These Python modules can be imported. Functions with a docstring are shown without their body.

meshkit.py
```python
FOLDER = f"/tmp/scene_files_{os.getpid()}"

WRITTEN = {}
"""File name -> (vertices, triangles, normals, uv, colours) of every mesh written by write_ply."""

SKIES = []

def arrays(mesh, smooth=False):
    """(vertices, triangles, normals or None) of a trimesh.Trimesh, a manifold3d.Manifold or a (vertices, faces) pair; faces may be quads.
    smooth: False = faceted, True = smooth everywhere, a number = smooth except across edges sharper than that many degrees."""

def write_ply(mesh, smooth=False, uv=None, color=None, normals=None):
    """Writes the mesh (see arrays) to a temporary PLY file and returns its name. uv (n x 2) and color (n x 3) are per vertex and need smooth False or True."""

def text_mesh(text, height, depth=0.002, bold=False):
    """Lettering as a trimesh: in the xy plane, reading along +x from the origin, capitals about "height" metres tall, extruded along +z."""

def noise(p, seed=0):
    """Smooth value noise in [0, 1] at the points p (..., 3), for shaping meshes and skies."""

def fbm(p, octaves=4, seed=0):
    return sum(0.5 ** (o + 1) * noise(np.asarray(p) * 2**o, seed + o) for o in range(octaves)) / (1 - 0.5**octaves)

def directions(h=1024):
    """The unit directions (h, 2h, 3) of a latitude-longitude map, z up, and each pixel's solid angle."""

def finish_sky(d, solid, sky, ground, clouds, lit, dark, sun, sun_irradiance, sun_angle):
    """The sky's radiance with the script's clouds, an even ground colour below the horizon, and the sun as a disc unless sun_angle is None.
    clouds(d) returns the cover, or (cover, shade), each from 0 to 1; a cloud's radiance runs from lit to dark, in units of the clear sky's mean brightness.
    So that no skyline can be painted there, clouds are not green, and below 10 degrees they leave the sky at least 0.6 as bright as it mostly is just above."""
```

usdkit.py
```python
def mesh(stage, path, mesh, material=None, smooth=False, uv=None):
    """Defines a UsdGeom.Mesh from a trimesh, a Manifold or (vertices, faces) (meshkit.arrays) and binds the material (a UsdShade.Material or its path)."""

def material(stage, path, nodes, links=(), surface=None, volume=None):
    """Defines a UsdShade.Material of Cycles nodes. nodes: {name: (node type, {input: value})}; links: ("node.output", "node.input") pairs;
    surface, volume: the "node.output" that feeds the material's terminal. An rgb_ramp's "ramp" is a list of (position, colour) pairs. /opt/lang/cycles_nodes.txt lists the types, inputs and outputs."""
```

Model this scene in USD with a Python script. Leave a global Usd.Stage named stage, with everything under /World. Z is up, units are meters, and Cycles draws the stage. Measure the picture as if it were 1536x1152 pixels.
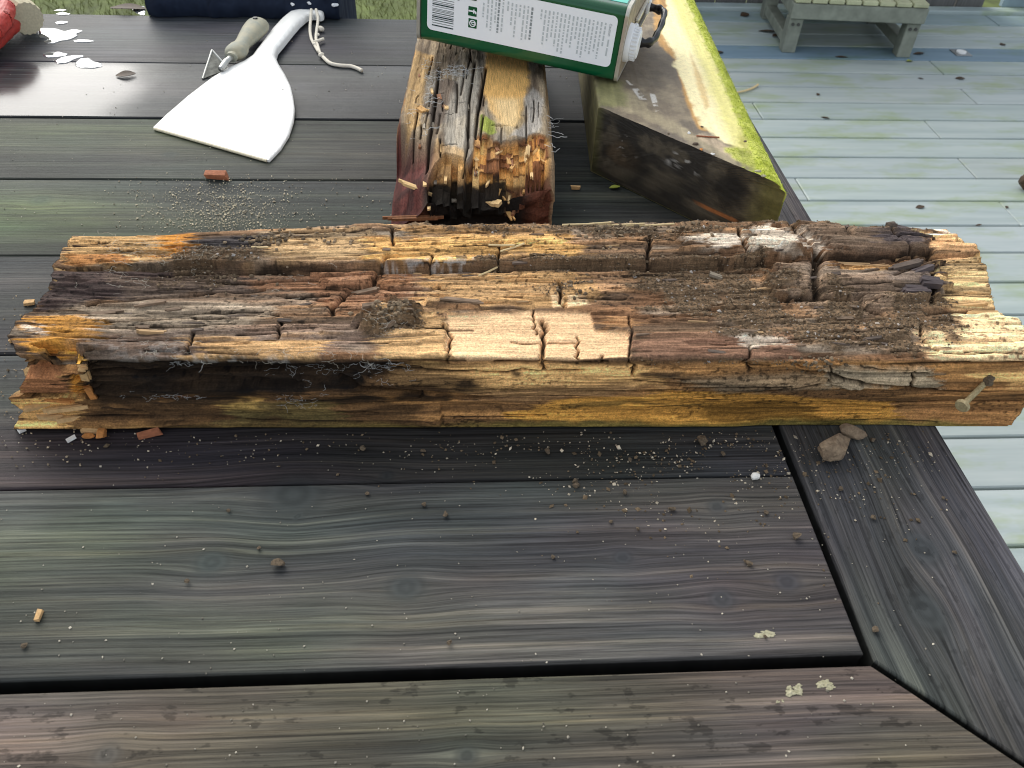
import math, random
import numpy as np, trimesh, usdkit, meshkit
from scipy.spatial import Delaunay, ConvexHull
from shapely.geometry import Polygon, Point
import shapely
from pxr import Usd, UsdGeom, UsdLux, UsdShade, Sdf, Gf, Vt

stage = Usd.Stage.CreateInMemory()
UsdGeom.SetStageUpAxis(stage, 'Z')
UsdGeom.SetStageMetersPerUnit(stage, 1.0)
UsdGeom.Xform.Define(stage, '/World')
UsdGeom.Scope.Define(stage, '/World/Looks')
rng = np.random.default_rng(7)

# ---------------------------------------------------------------- camera
FPX, PITCH, YAW, ROLL = 1189.96, 0.756265, 0.0802578, -0.0440052
HC, ZT = 0.46, 0.74                      # lens above the table top, table top above the deck
_cy, _sy, _cp, _sp = math.cos(YAW), math.sin(YAW), math.cos(PITCH), math.sin(PITCH)
_f = np.array([_sy * _cp, _cy * _cp, -_sp]); _r = np.array([_cy, -_sy, 0.0]); _d = np.cross(_f, _r)
_cr, _sr = math.cos(ROLL), math.sin(ROLL)
CM = np.array([_cr * _r + _sr * _d, -_sr * _r + _cr * _d, _f])       # right, down, forward
CP = np.array([0.0, 0.0, ZT + HC])
cam = UsdGeom.Camera.Define(stage, '/World/camera')
cam.CreateHorizontalApertureAttr(36.0)
cam.CreateVerticalApertureAttr(27.0)
cam.CreateFocalLengthAttr(36.0 * FPX / 1536)
cam.CreateFStopAttr(16.0)
cam.CreateFocusDistanceAttr(0.78)
cam.CreateClippingRangeAttr(Gf.Vec2f(0.02, 1000))
EXPOSURE = 0.90
cam.CreateExposureAttr(EXPOSURE)
m = np.eye(4); m[0, :3] = CM[0]; m[1, :3] = -CM[1]; m[2, :3] = -CM[2]; m[3, :3] = CP
cam.AddTransformOp().Set(Gf.Matrix4d(*m.ravel().tolist()))

# ---------------------------------------------------------------- sky and sun (bright overcast, lighter behind the table)
SUN = np.array([-0.40, 0.76, 0.56]); SUN /= np.linalg.norm(SUN)
SUN_ELEV, SUN_ROT = math.asin(SUN[2]), math.atan2(SUN[0], SUN[1])
sky_mat = usdkit.material(stage, '/World/Looks/sky', {
    'tc': ('texture_coordinate', {}),
    'map': ('mapping', {'scale': (1.0, 1.0, 2.0)}),
    'n': ('noise_texture', {'scale': 2.2, 'detail': 5, 'roughness': 0.55}),
    'ramp': ('rgb_ramp', {'ramp': [(0.30, (5.6, 6.0, 6.6)), (0.5, (8.6, 8.9, 9.2)), (0.72, (12.0, 12.0, 11.8))]}),
    'sky': ('sky_texture', {'sky_type': 'single_scattering', 'sun_disc': False, 'sun_elevation': SUN_ELEV, 'sun_rotation': SUN_ROT}),
    'mix': ('mix_color', {'fac': 0.82, 'blend_type': 'mix'}),
    'sd': ('vector_math', {'math_type': 'dot_product', 'vector2': tuple(SUN)}),
    'glow': ('rgb_ramp', {'ramp': [(0.0, (.62, .64, .68)), (.45, (.72, .74, .77)), (.72, (1.0, 1.0, 1.0)), (.90, (1.35, 1.34, 1.31)), (1.0, (1.5, 1.48, 1.44))]}),
    'gm': ('vector_math', {'math_type': 'multiply'}),
    'bg': ('background_shader', {'strength': 0.070})},
    [('tc.generated', 'map.vector'), ('map.vector', 'n.vector'), ('n.fac', 'ramp.fac'), ('sky.color', 'mix.a'), ('tc.generated', 'sd.vector1'), ('sd.value', 'glow.fac'), ('ramp.color', 'gm.vector1'), ('glow.color', 'gm.vector2'), ('gm.vector', 'mix.b'), ('mix.result', 'bg.color')],
    surface='bg.background')
dome = UsdLux.DomeLight.Define(stage, '/World/sky')
UsdShade.MaterialBindingAPI.Apply(dome.GetPrim()).Bind(sky_mat)
dome.GetPrim().SetCustomDataByKey('kind', 'structure')
sun = UsdLux.DistantLight.Define(stage, '/World/sun')
sun.CreateIntensityAttr(0.40); sun.CreateAngleAttr(46.0); sun.CreateColorAttr(Gf.Vec3f(1.0, 0.96, 0.9))
sun.GetPrim().GetAttribute('inputs:normalize').Set(True) if sun.GetPrim().GetAttribute('inputs:normalize') else sun.CreateNormalizeAttr(True)
z = SUN; x = np.cross([0, 0, 1.0], z); x /= np.linalg.norm(x); y = np.cross(z, x)
m = np.eye(4); m[0, :3] = x; m[1, :3] = y; m[2, :3] = z
sun.AddTransformOp().Set(Gf.Matrix4d(*m.ravel().tolist()))

# ---------------------------------------------------------------- helpers
def ray(px, py):
    return CM.T @ np.array([px - 768.0, py - 576.0, FPX])
def at_z(px, py, z):
    r = ray(px, py); return CP + r * ((z - CP[2]) / r[2])
def at_y(px, py, Y):
    r = ray(px, py); return CP + r * ((Y - CP[1]) / r[1])
def tp(px, py, dz=0.0):                  # a point on (or above) the table top
    return at_z(px, py, ZT + dz)

used = {}
def path_for(name, parent='/World'):
    parent = parent if isinstance(parent, str) else str(parent.GetPath())
    k = (parent, name); n = used.get(k, 0); used[k] = n + 1
    return f'{parent}/{name}' + (f'_{n:03d}' if n else '')
def props(p, label=None, cat=None, group=None, kind=None):
    for k, v in (('label', label), ('category', cat), ('group', group), ('kind', kind)):
        if v: p.SetCustomDataByKey(k, v)
    return p
def thing(name, label=None, cat=None, loc=(0, 0, 0), group=None, kind=None, rotz=0):
    x = UsdGeom.Xform.Define(stage, path_for(name)); x.AddTranslateOp().Set(Gf.Vec3d(*map(float, loc)))
    if rotz: x.AddRotateZOp().Set(math.degrees(rotz))
    props(x.GetPrim(), label, cat, group, kind)
    p = x.GetPrim(); ORIG[str(p.GetPath())] = np.array(loc, float); return p
ORIG = {'/World': np.zeros(3)}
def obj(name, mesh, mat, parent='/World', label=None, cat=None, group=None, kind=None, smooth=False, attrs=None, local=False):
    """One Mesh prim. Vertices are given in world coordinates unless local; they are moved into the parent's frame."""
    pp = parent if isinstance(parent, str) else str(parent.GetPath())
    root = '/World' if pp == '/World' else '/'.join(pp.split('/')[:3])
    v, f, n = meshkit.arrays(mesh, smooth)
    if not local: v = v - ORIG.get(root, np.zeros(3))
    if n is not None and len(n) != len(v): n = None
    g = usdkit.mesh(stage, path_for(name, parent), (v, f), LOOK[mat] if isinstance(mat, str) else mat)
    if n is not None:
        g.CreateNormalsAttr(Vt.Vec3fArray.FromNumpy(n.astype(np.float32))); g.SetNormalsInterpolation('vertex')
    api = UsdGeom.PrimvarsAPI(g)
    for k, a in (attrs or {}).items():
        a = np.asarray(a, np.float32)
        if a.ndim == 1: api.CreatePrimvar(k, Sdf.ValueTypeNames.FloatArray, 'vertex').Set(Vt.FloatArray.FromNumpy(a))
        else: api.CreatePrimvar(k, Sdf.ValueTypeNames.Color3fArray if k == 'Cd' else Sdf.ValueTypeNames.Float3Array, 'vertex').Set(Vt.Vec3fArray.FromNumpy(a))
    return props(g.GetPrim(), label, cat, group, kind)

def fbm(x, y, z=0.0, octaves=4, seed=0):
    x, y, z = np.broadcast_arrays(x, y, z)
    return meshkit.fbm(np.stack([x, y, z], -1), octaves, seed)
def sstep(a, b, x):
    t = np.clip((x - a) / (b - a), 0, 1); return t * t * (3 - 2 * t)
def mixc(C, col, m):
    return C + (np.asarray(col, float) - C) * np.asarray(m)[..., None]
def grid_faces(nu, nv, off=0, closed_v=False):
    i, j = np.meshgrid(np.arange(nu - 1), np.arange(nv if closed_v else nv - 1), indexing='ij')
    j1 = (j + 1) % nv
    a, b, c, d = i * nv + j, (i + 1) * nv + j, (i + 1) * nv + j1, i * nv + j1
    return np.stack([a, b, c, d], -1).reshape(-1, 4) + off
def tris(q): return np.vstack([q[:, [0, 1, 2]], q[:, [0, 2, 3]]])
def box(a, b):
    a, b = np.minimum(a, b), np.maximum(a, b)
    m = trimesh.creation.box(b - a); m.apply_translation((a + b) / 2); return m
def rbox(a, b, r=0.003, seg=1):
    """box with chamfered edges (convex hull of its inset corner points)"""
    a, b = np.minimum(a, b).astype(float), np.maximum(a, b).astype(float)
    r = min(r, *(0.45 * (b - a)))
    pts = []
    for sx in (0, 1):
        for sy in (0, 1):
            for sz in (0, 1):
                c = np.array([(a, b)[sx][0], (a, b)[sy][1], (a, b)[sz][2]]); s = np.array([1 - 2 * sx, 1 - 2 * sy, 1 - 2 * sz])
                for k in range(3):
                    q = c + s * r; q[k] = c[k]; pts.append(q)
    return trimesh.convex.convex_hull(np.array(pts))
def hull(pts): return trimesh.convex.convex_hull(np.asarray(pts, float))
def smooth_line(pts, n=8):
    pts = np.asarray(pts, float); P = np.vstack([2 * pts[0] - pts[1], pts, 2 * pts[-1] - pts[-2]]); out = []
    for i in range(1, len(P) - 2):
        for t in np.linspace(0, 1, n, endpoint=False):
            p0, p1, p2, p3 = P[i - 1], P[i], P[i + 1], P[i + 2]
            out.append(0.5 * (2 * p1 + (p2 - p0) * t + (2 * p0 - 5 * p1 + 4 * p2 - p3) * t * t + (3 * p1 - p0 - 3 * p2 + p3) * t ** 3))
    return np.vstack([out, pts[-1]])
def tube(pts, radius, n=8, flat=1.0):
    pts = np.asarray(pts, float); R = np.broadcast_to(np.asarray(radius, float), (len(pts),))
    T = np.gradient(pts, axis=0); T /= np.linalg.norm(T, axis=1, keepdims=True) + 1e-12
    up = np.array([0, 0, 1.0]); V = []
    for p, t, r in zip(pts, T, R):
        s = np.cross(t, up); s = s / np.linalg.norm(s) if np.linalg.norm(s) > 1e-6 else np.array([1.0, 0, 0]); u = np.cross(s, t)
        a = np.arange(n) * 2 * np.pi / n
        V.append(p + r * (np.cos(a)[:, None] * s + flat * np.sin(a)[:, None] * u))
    V = np.vstack(V); F = tris(grid_faces(len(pts), n, closed_v=True))
    k = len(V); V = np.vstack([V, pts[0], pts[-1]]); j = np.arange(n); e = (len(pts) - 1) * n
    F = np.vstack([F, np.stack([np.full(n, k), j, (j + 1) % n], 1), np.stack([np.full(n, k + 1), e + (j + 1) % n, e + j], 1)])
    mm = trimesh.Trimesh(V, F, process=False)
    if mm.volume < 0: mm.invert()
    return mm
def slab(poly, ztop, zbot, step, jitter=0.0):
    """A thing with a given outline: dense top and bottom sheets and a wall. ztop, zbot take (x, y, depth inside the outline)."""
    P = Polygon(poly).buffer(0)
    L = P.exterior.length; n = max(16, int(L / step)); bd = np.array([P.exterior.interpolate(i * L / n).coords[0] for i in range(n)])
    x0, y0, x1, y1 = P.bounds
    gx, gy = np.meshgrid(np.arange(x0, x1, step), np.arange(y0, y1, step)); g = np.stack([gx.ravel(), gy.ravel()], 1)
    inside = shapely.contains_xy(P.buffer(-0.5 * step), g[:, 0], g[:, 1]); q = np.vstack([bd, g[inside]])
    t = Delaunay(q).simplices; c = q[t].mean(1); t = t[shapely.contains_xy(P, c[:, 0], c[:, 1])]
    a = q[t]; ar = np.cross(a[:, 1] - a[:, 0], a[:, 2] - a[:, 0]); t[ar < 0] = t[ar < 0][:, ::-1]
    dep = shapely.distance(P.exterior, shapely.points(q))
    top = np.column_stack([q, ztop(q[:, 0], q[:, 1], dep)]); bot = np.column_stack([q, zbot(q[:, 0], q[:, 1], dep)])
    N = len(q); i = np.arange(n); j = (i + 1) % n
    ccw = P.exterior.is_ccw
    w = np.vstack([np.stack([i, i + N, j + N], 1), np.stack([i, j + N, j], 1)])
    if not ccw: pass
    mm = trimesh.Trimesh(np.vstack([top, bot]), np.vstack([t, t[:, ::-1] + N, w if ccw else w[:, ::-1]]), process=False)
    return mm
def chunk(r, size, n=14, rot=None, at=(0, 0, 0), sharp=0.35):
    """an irregular splintered or crumbled lump: hull of jittered box corners and random points"""
    p = np.array([[sx, sy, sz] for sx in (-1, 1) for sy in (-1, 1) for sz in (-1, 1)], float) * r.uniform(1 - sharp, 1, (8, 3))
    q = r.normal(size=(n, 3)); q /= np.linalg.norm(q, axis=1, keepdims=True)
    p = np.vstack([p, q * r.uniform(.75, 1.12, (n, 1))]) * np.asarray(size) / 2
    mm = hull(p)
    if rot is None: rot = r.uniform(-.3, .3, 3)
    mm.apply_transform(trimesh.transformations.euler_matrix(*rot)); mm.apply_translation(at); return mm
def lump(r, size, at, n=40, soft=.25):
    q = r.normal(size=(n, 3)); q /= np.linalg.norm(q, axis=1, keepdims=True)
    mm = hull(q * r.uniform(1 - soft, 1, (n, 1)) * np.asarray(size) / 2); mm.apply_transform(trimesh.transformations.euler_matrix(0, 0, r.uniform(0, 6))); mm.apply_translation(at); return mm

OCT = trimesh.creation.octahedron() if hasattr(trimesh.creation, 'octahedron') else trimesh.Trimesh([[1, 0, 0], [-1, 0, 0], [0, 1, 0], [0, -1, 0], [0, 0, 1], [0, 0, -1]], [[0, 2, 4], [2, 1, 4], [1, 3, 4], [3, 0, 4], [2, 0, 5], [1, 2, 5], [3, 1, 5], [0, 3, 5]], process=False)
ICO = trimesh.creation.icosphere(1)
def grains(r, pts, sizes, base=None, squash=(.6, 1.0)):
    """many loose crumbs as one mesh: each a jittered little solid"""
    base = base or OCT
    bv, bf = np.asarray(base.vertices), np.asarray(base.faces); n, k = len(pts), len(bv)
    S = np.asarray(sizes)[:, None, None] * r.uniform(.55, 1.25, (n, 1, 3)) * r.uniform(.8, 1.2, (n, k, 1))
    a = r.uniform(0, 2 * np.pi, n); b = r.uniform(-.6, .6, n); ca, sa, cb, sb = np.cos(a), np.sin(a), np.cos(b), np.sin(b)
    V = bv[None] * S; V[:, :, 2] *= r.uniform(*squash, (n, 1))
    Rz = np.zeros((n, 3, 3)); Rz[:, 0, 0] = ca; Rz[:, 0, 1] = -sa * cb; Rz[:, 0, 2] = sa * sb; Rz[:, 1, 0] = sa; Rz[:, 1, 1] = ca * cb; Rz[:, 1, 2] = -ca * sb; Rz[:, 2, 1] = sb; Rz[:, 2, 2] = cb
    V = np.einsum('nij,nkj->nki', Rz, V) + np.asarray(pts)[:, None]
    F = bf[None] + (np.arange(n) * k)[:, None, None]
    return (V.reshape(-1, 3), F.reshape(-1, 3)), k

# ---------------------------------------------------------------- materials
LOOK = {}
def look(name, nodes, links=(), surface='p.BSDF', **k):
    LOOK[name] = usdkit.material(stage, '/World/Looks/' + name, nodes, links, surface=surface, **k)
def plain(name, col, rough=.6, var=.25, scale=40, bump=.0, stretch=(1, 1, 1), metallic=0, spec=.5, detail=6, col2=None, dist=.002, **extra):
    c2 = col2 if col2 is not None else tuple(c * (1 - var) for c in col); c1 = tuple(min(1, c * (1 + var)) for c in col) if col2 is None else col
    nodes = {'tc': ('texture_coordinate', {}), 'map': ('mapping', {'scale': stretch}), 'n': ('noise_texture', {'scale': scale, 'detail': detail, 'roughness': .65}),
             'ramp': ('rgb_ramp', {'ramp': [(.3, c2), (.7, c1)]}), 'p': ('principled_bsdf', {'roughness': rough, 'metallic': metallic, 'specular_ior_level': spec, **extra})}
    links = [('tc.object', 'map.vector'), ('map.vector', 'n.vector'), ('n.fac', 'ramp.fac'), ('ramp.color', 'p.base_color')]
    if bump:
        nodes['b'] = ('bump', {'strength': bump, 'distance': dist}); links += [('n.fac', 'b.height'), ('b.normal', 'p.normal')]
    look(name, nodes, links)

# vertex-coloured wood, the fine grain running along one axis
def wood(name, stretch, rough=.9, lo=.55, hi=1.45, bump=.55, spec=.2, lo2=.62, hi2=1.38):
    look(name, {
        'a': ('attribute', {'attribute': 'Cd'}), 'tc': ('texture_coordinate', {}), 'map': ('mapping', {'scale': stretch}),
        'n': ('noise_texture', {'scale': 1.0, 'detail': 5, 'roughness': .7}),
        'n2': ('noise_texture', {'scale': 900.0, 'detail': 3, 'roughness': .7}),
        'r': ('map_range', {'from_min': .28, 'from_max': .72, 'to_min': lo, 'to_max': hi}),
        'r2': ('map_range', {'from_min': .3, 'from_max': .7, 'to_min': lo2, 'to_max': hi2}),
        'mul': ('math', {'math_type': 'multiply'}), 'add': ('math', {'math_type': 'add'}),
        'c': ('vector_math', {'math_type': 'multiply'}), 'b': ('bump', {'strength': bump, 'distance': .0012}),
        'p': ('principled_bsdf', {'roughness': rough, 'specular_ior_level': spec})},
        [('tc.object', 'map.vector'), ('map.vector', 'n.vector'), ('tc.object', 'n2.vector'), ('n.fac', 'r.value'), ('n2.fac', 'r2.value'), ('r.result', 'mul.value1'), ('r2.result', 'mul.value2'),
         ('a.vector', 'c.vector1'), ('mul.value', 'c.vector2'), ('c.vector', 'p.base_color'), ('n.fac', 'add.value1'), ('n2.fac', 'add.value2'), ('add.value', 'b.height'), ('b.normal', 'p.normal')])
wood('rotten_wood_lengthwise', (45, 700, 700))
wood('rotten_wood_crosswise', (700, 45, 700))
wood('sawn_wood', (500, 60, 500), lo=.8, hi=1.2, bump=.25)
look('crumbs', {'a': ('attribute', {'attribute': 'Cd'}), 'p': ('principled_bsdf', {'roughness': .9, 'specular_ior_level': .2})}, [('a.vector', 'p.base_color')])

# stained table boards: gp carries grain coordinates that bend round the knots
look('table_board', {
    'g': ('attribute', {'attribute': 'gp'}), 'cd': ('attribute', {'attribute': 'Cd'}), 'kd': ('attribute', {'attribute': 'knot'}), 'wet': ('attribute', {'attribute': 'wet'}), 'drop': ('attribute', {'attribute': 'spots'}),
    'm1': ('mapping', {'scale': (1.3, 105, 1)}), 'n1': ('noise_texture', {'scale': 1, 'detail': 8, 'roughness': .74, 'distortion': .1}),
    'm2': ('mapping', {'scale': (9, 600, 1)}), 'n2': ('noise_texture', {'scale': 1, 'detail': 5, 'roughness': .75}),
    'm3': ('mapping', {'scale': (5.5, 16, 1)}), 'n3': ('noise_texture', {'scale': 1, 'detail': 3, 'roughness': .5}),
    'm4': ('mapping', {'scale': (1.8, 300, 1)}), 'n4': ('noise_texture', {'scale': 1, 'detail': 2, 'roughness': .5}),
    'r1': ('rgb_ramp', {'ramp': [(.28, (.025, .0265, .0285)), (.43, (.047, .0485, .050)), (.55, (.073, .072, .070)), (.74, (.150, .137, .115))]}),
    'r2': ('map_range', {'from_min': .3, 'from_max': .7, 'to_min': .30, 'to_max': 1.70}),
    'r4': ('map_range', {'from_min': .59, 'from_max': .68, 'to_min': 1.0, 'to_max': .58, 'clamp': True}),
    'hs': ('hsv', {'saturation': .18, 'value': 1.95}),
    't1': ('vector_math', {'math_type': 'multiply'}), 't2': ('vector_math', {'math_type': 'multiply'}), 't3': ('vector_math', {'math_type': 'multiply'}), 't4': ('vector_math', {'math_type': 'multiply'}),
    'kx': ('vector_math', {'math_type': 'scale', 'scale': 1.0}), 'kn': ('noise_texture', {'scale': 60, 'detail': 4, 'roughness': .7}),
    'kw': ('math', {'math_type': 'multiply_add', 'value2': 13.0}), 'ks': ('math', {'math_type': 'sine'}), 'kr': ('map_range', {'from_min': -1, 'from_max': 1, 'to_min': .74, 'to_max': 1.0}),
    'km': ('map_range', {'from_min': .4, 'from_max': 1.15, 'to_min': .9, 'to_max': 0, 'clamp': True}),
    'kc': ('vector_math', {'math_type': 'scale', 'vector1': (.055, .062, .066)}),
    'kmix': ('mix_color', {}),
    'vs': ('noise_texture', {'scale': 1, 'detail': 4, 'roughness': .6}), 'ms': ('mapping', {'scale': (55, 130, 1)}), 'sr': ('map_range', {'from_min': .64, 'from_max': .60, 'to_min': .42, 'to_max': 1, 'clamp': True}),
    'smix': ('mix_float', {'a': 1.0}),
    'wr': ('map_range', {'from_min': 0, 'from_max': 1, 'to_min': .58, 'to_max': .15, 'clamp': True}),
    'wb': ('map_range', {'from_min': 0, 'from_max': 1, 'to_min': .7, 'to_max': .012, 'clamp': True}),
    'ws': ('map_range', {'from_min': 0, 'from_max': 1, 'to_min': .13, 'to_max': .22, 'clamp': True}),
    'b': ('bump', {'distance': .0009}), 'p': ('principled_bsdf', {})},
    [('g.vector', 'm1.vector'), ('m1.vector', 'n1.vector'), ('g.vector', 'm2.vector'), ('m2.vector', 'n2.vector'), ('g.vector', 'm3.vector'), ('m3.vector', 'n3.vector'), ('g.vector', 'm4.vector'), ('m4.vector', 'n4.vector'),
     ('n1.fac', 'r1.fac'), ('n2.fac', 'r2.value'), ('n4.fac', 'r4.value'), ('n3.color', 'hs.color'),
     ('r1.color', 't1.vector1'), ('hs.color', 't1.vector2'), ('t1.vector', 't2.vector1'), ('r2.result', 't2.vector2'), ('t2.vector', 't3.vector1'), ('r4.result', 't3.vector2'),
     ('kd.fac', 'kw.value1'), ('kn.fac', 'kw.value3'), ('g.vector', 'kn.vector'), ('kw.value', 'ks.value1'), ('ks.value', 'kr.value'), ('kr.result', 'kc.scale'), ('kd.fac', 'km.value'),
     ('t3.vector', 'kmix.a'), ('kc.vector', 'kmix.b'), ('km.result', 'kmix.fac'), ('kmix.result', 't4.vector1'), ('cd.vector', 't4.vector2'),
     ('g.vector', 'ms.vector'), ('ms.vector', 'vs.vector'), ('vs.fac', 'sr.value'), ('drop.fac', 'smix.fac'), ('sr.result', 'smix.b'),
     ('t4.vector', 'kx.vector1'), ('smix.result', 'kx.scale'), ('kx.vector', 'p.base_color'),
     ('wet.fac', 'wr.value'), ('wr.result', 'p.roughness'), ('wet.fac', 'ws.value'), ('ws.result', 'p.specular_ior_level'), ('wet.fac', 'wb.value'), ('wb.result', 'b.strength'), ('n2.fac', 'b.height'), ('b.normal', 'p.normal')])

look('deck_board', {
    'tc': ('texture_coordinate', {}), 'oi': ('object_info', {}), 'cd': ('attribute', {'attribute': 'Cd'}),
    'm1': ('mapping', {'scale': (2.0, 22, 1)}), 'n1': ('noise_texture', {'scale': 1, 'detail': 5, 'roughness': .6}),
    'r1': ('rgb_ramp', {'ramp': [(.3, (.31, .365, .358)), (.5, (.375, .43, .418)), (.7, (.44, .485, .468))]}),
    'm2': ('mapping', {'scale': (3.2, 9, 1)}), 'n2': ('noise_texture', {'scale': 1, 'detail': 5, 'roughness': .65}),
    'r2': ('map_range', {'from_min': .50, 'from_max': .76, 'to_min': 0, 'to_max': .9, 'clamp': True}),
    'mx': ('mix_color', {'b': (.25, .32, .10)}), 't': ('vector_math', {'math_type': 'multiply'}),
    'm3': ('mapping', {'scale': (8, 260, 1)}), 'n3': ('noise_texture', {'scale': 1, 'detail': 3}), 'b': ('bump', {'strength': .12, 'distance': .001}),
    'p': ('principled_bsdf', {'roughness': .55})},
    [('tc.object', 'm1.vector'), ('m1.vector', 'n1.vector'), ('n1.fac', 'r1.fac'), ('tc.object', 'm2.vector'), ('m2.vector', 'n2.vector'), ('n2.fac', 'r2.value'), ('r1.color', 'mx.a'), ('r2.result', 'mx.fac'),
     ('mx.result', 't.vector1'), ('cd.vector', 't.vector2'), ('t.vector', 'p.base_color'), ('tc.object', 'm3.vector'), ('m3.vector', 'n3.vector'), ('n3.fac', 'b.height'), ('b.normal', 'p.normal')])

plain('grass_ground', (.10, .13, .03), .9, .5, 9, .4)
plain('grass_blades', (.115, .125, .022), .7, .5, 6)
plain('fence_board', (.105, .105, .10), .8, .3, 3, .3, (40, 40, 2))
plain('pale_blue_board', (.22, .30, .34), .6, .2, 5)
plain('stool_paint', (.20, .215, .175), .7, .3, 18, .3)
plain('stool_slat', (.42, .43, .27), .7, .2, 18, .2)
plain('bolt_head', (.05, .05, .045), .5, .2, 50)
plain('white_enamel', (.86, .86, .83), .32, .03, 30)
plain('scraper_edge', (.62, .56, .40), .6, .2, 300)
plain('cord', (.80, .74, .62), .85, .12, 500, .4)
plain('old_handle', (.24, .265, .225), .65, .55, 60, .3, col2=(.42, .38, .26))
plain('worn_steel', (.16, .16, .14), .42, .5, 120, .1, metallic=.7)
plain('bright_steel', (.5, .5, .47), .35, .15, 90, metallic=.9)
plain('red_rubber', (.52, .050, .035), .5, .35, 60, .2)
plain('cuff_knit', (.56, .50, .34), .9, .15, 300, .3)
plain('navy_cloth', (.006, .010, .022), .9, .6, 35, .3, spec=.2, col2=(.014, .022, .042))
plain('paint_white', (.72, .74, .76), .6, .1, 90)
plain('can_green', (.002, .058, .020), .22, .10, 9, coat_weight=.3)
plain('can_teal', (.10, .56, .44), .28, .05, 9)
plain('can_label', (.87, .89, .91), .35, .02, 9)
plain('label_ink', (.50, .54, .55), .6, .05, 9)
plain('label_ink_dark', (.24, .27, .28), .6, .05, 9)
plain('barcode_ink', (.012, .03, .03), .5, .05, 9)
plain('tin_rim', (.55, .52, .45), .35, .25, 60, metallic=.8)
plain('tin_lid', (.34, .27, .18), .5, .45, 70, .2, metallic=.35)
plain('white_cap', (.84, .85, .86), .38, .03, 40)
plain('black_plastic', (.008, .008, .009), .28, .2, 60)
plain('stone', (.36, .26, .165), .9, .35, 160, 1.0, col2=(.12, .08, .05), dist=.003)
plain('orange_chip', (.50, .20, .05), .85, .35, 300, .6)
plain('red_chip', (.36, .13, .06), .85, .3, 300, .6)
plain('tan_chip', (.58, .36, .16), .85, .25, 300, .6)
plain('soil_crumb', (.13, .095, .06), .95, .5, 600, .8)
plain('white_pebble', (.75, .73, .68), .7, .1, 300)
plain('dark_leaf', (.06, .034, .016), .7, .4, 90, .3)
plain('green_leaf', (.30, .34, .05), .55, .3, 90, .3)
plain('rust_screw', (.52, .43, .24), .6, .4, 500, .6, metallic=.1, col2=(.26, .19, .09))
plain('lichen', (.56, .52, .36), .95, .3, 500, .8, col2=(.27, .25, .15))
plain('pale_residue', (.22, .23, .22), .8, .3, 300)
plain('straw', (.60, .46, .24), .7, .15, 300)
plain('root_fibre', (.46, .42, .34), .8, .2, 300)
plain('cobweb', (.52, .52, .50), .9, .1, 300)
plain('moss_tuft', (.42, .48, .025), .9, .5, 160, col2=(.16, .22, .015))
plain('dark_wood_under', (.03, .028, .026), .8, .3, 60)
look('water', {'p': ('principled_bsdf', {'base_color': (.12, .13, .14), 'roughness': .02, 'specular_ior_level': 1.0, 'ior': 1.6, 'coat_weight': 1.0})})
plain('deck_light_lens', (.85, .86, .84), .3, .02, 40)
plain('deck_light_plate', (.32, .33, .33), .4, .2, 40, metallic=.8)
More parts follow.
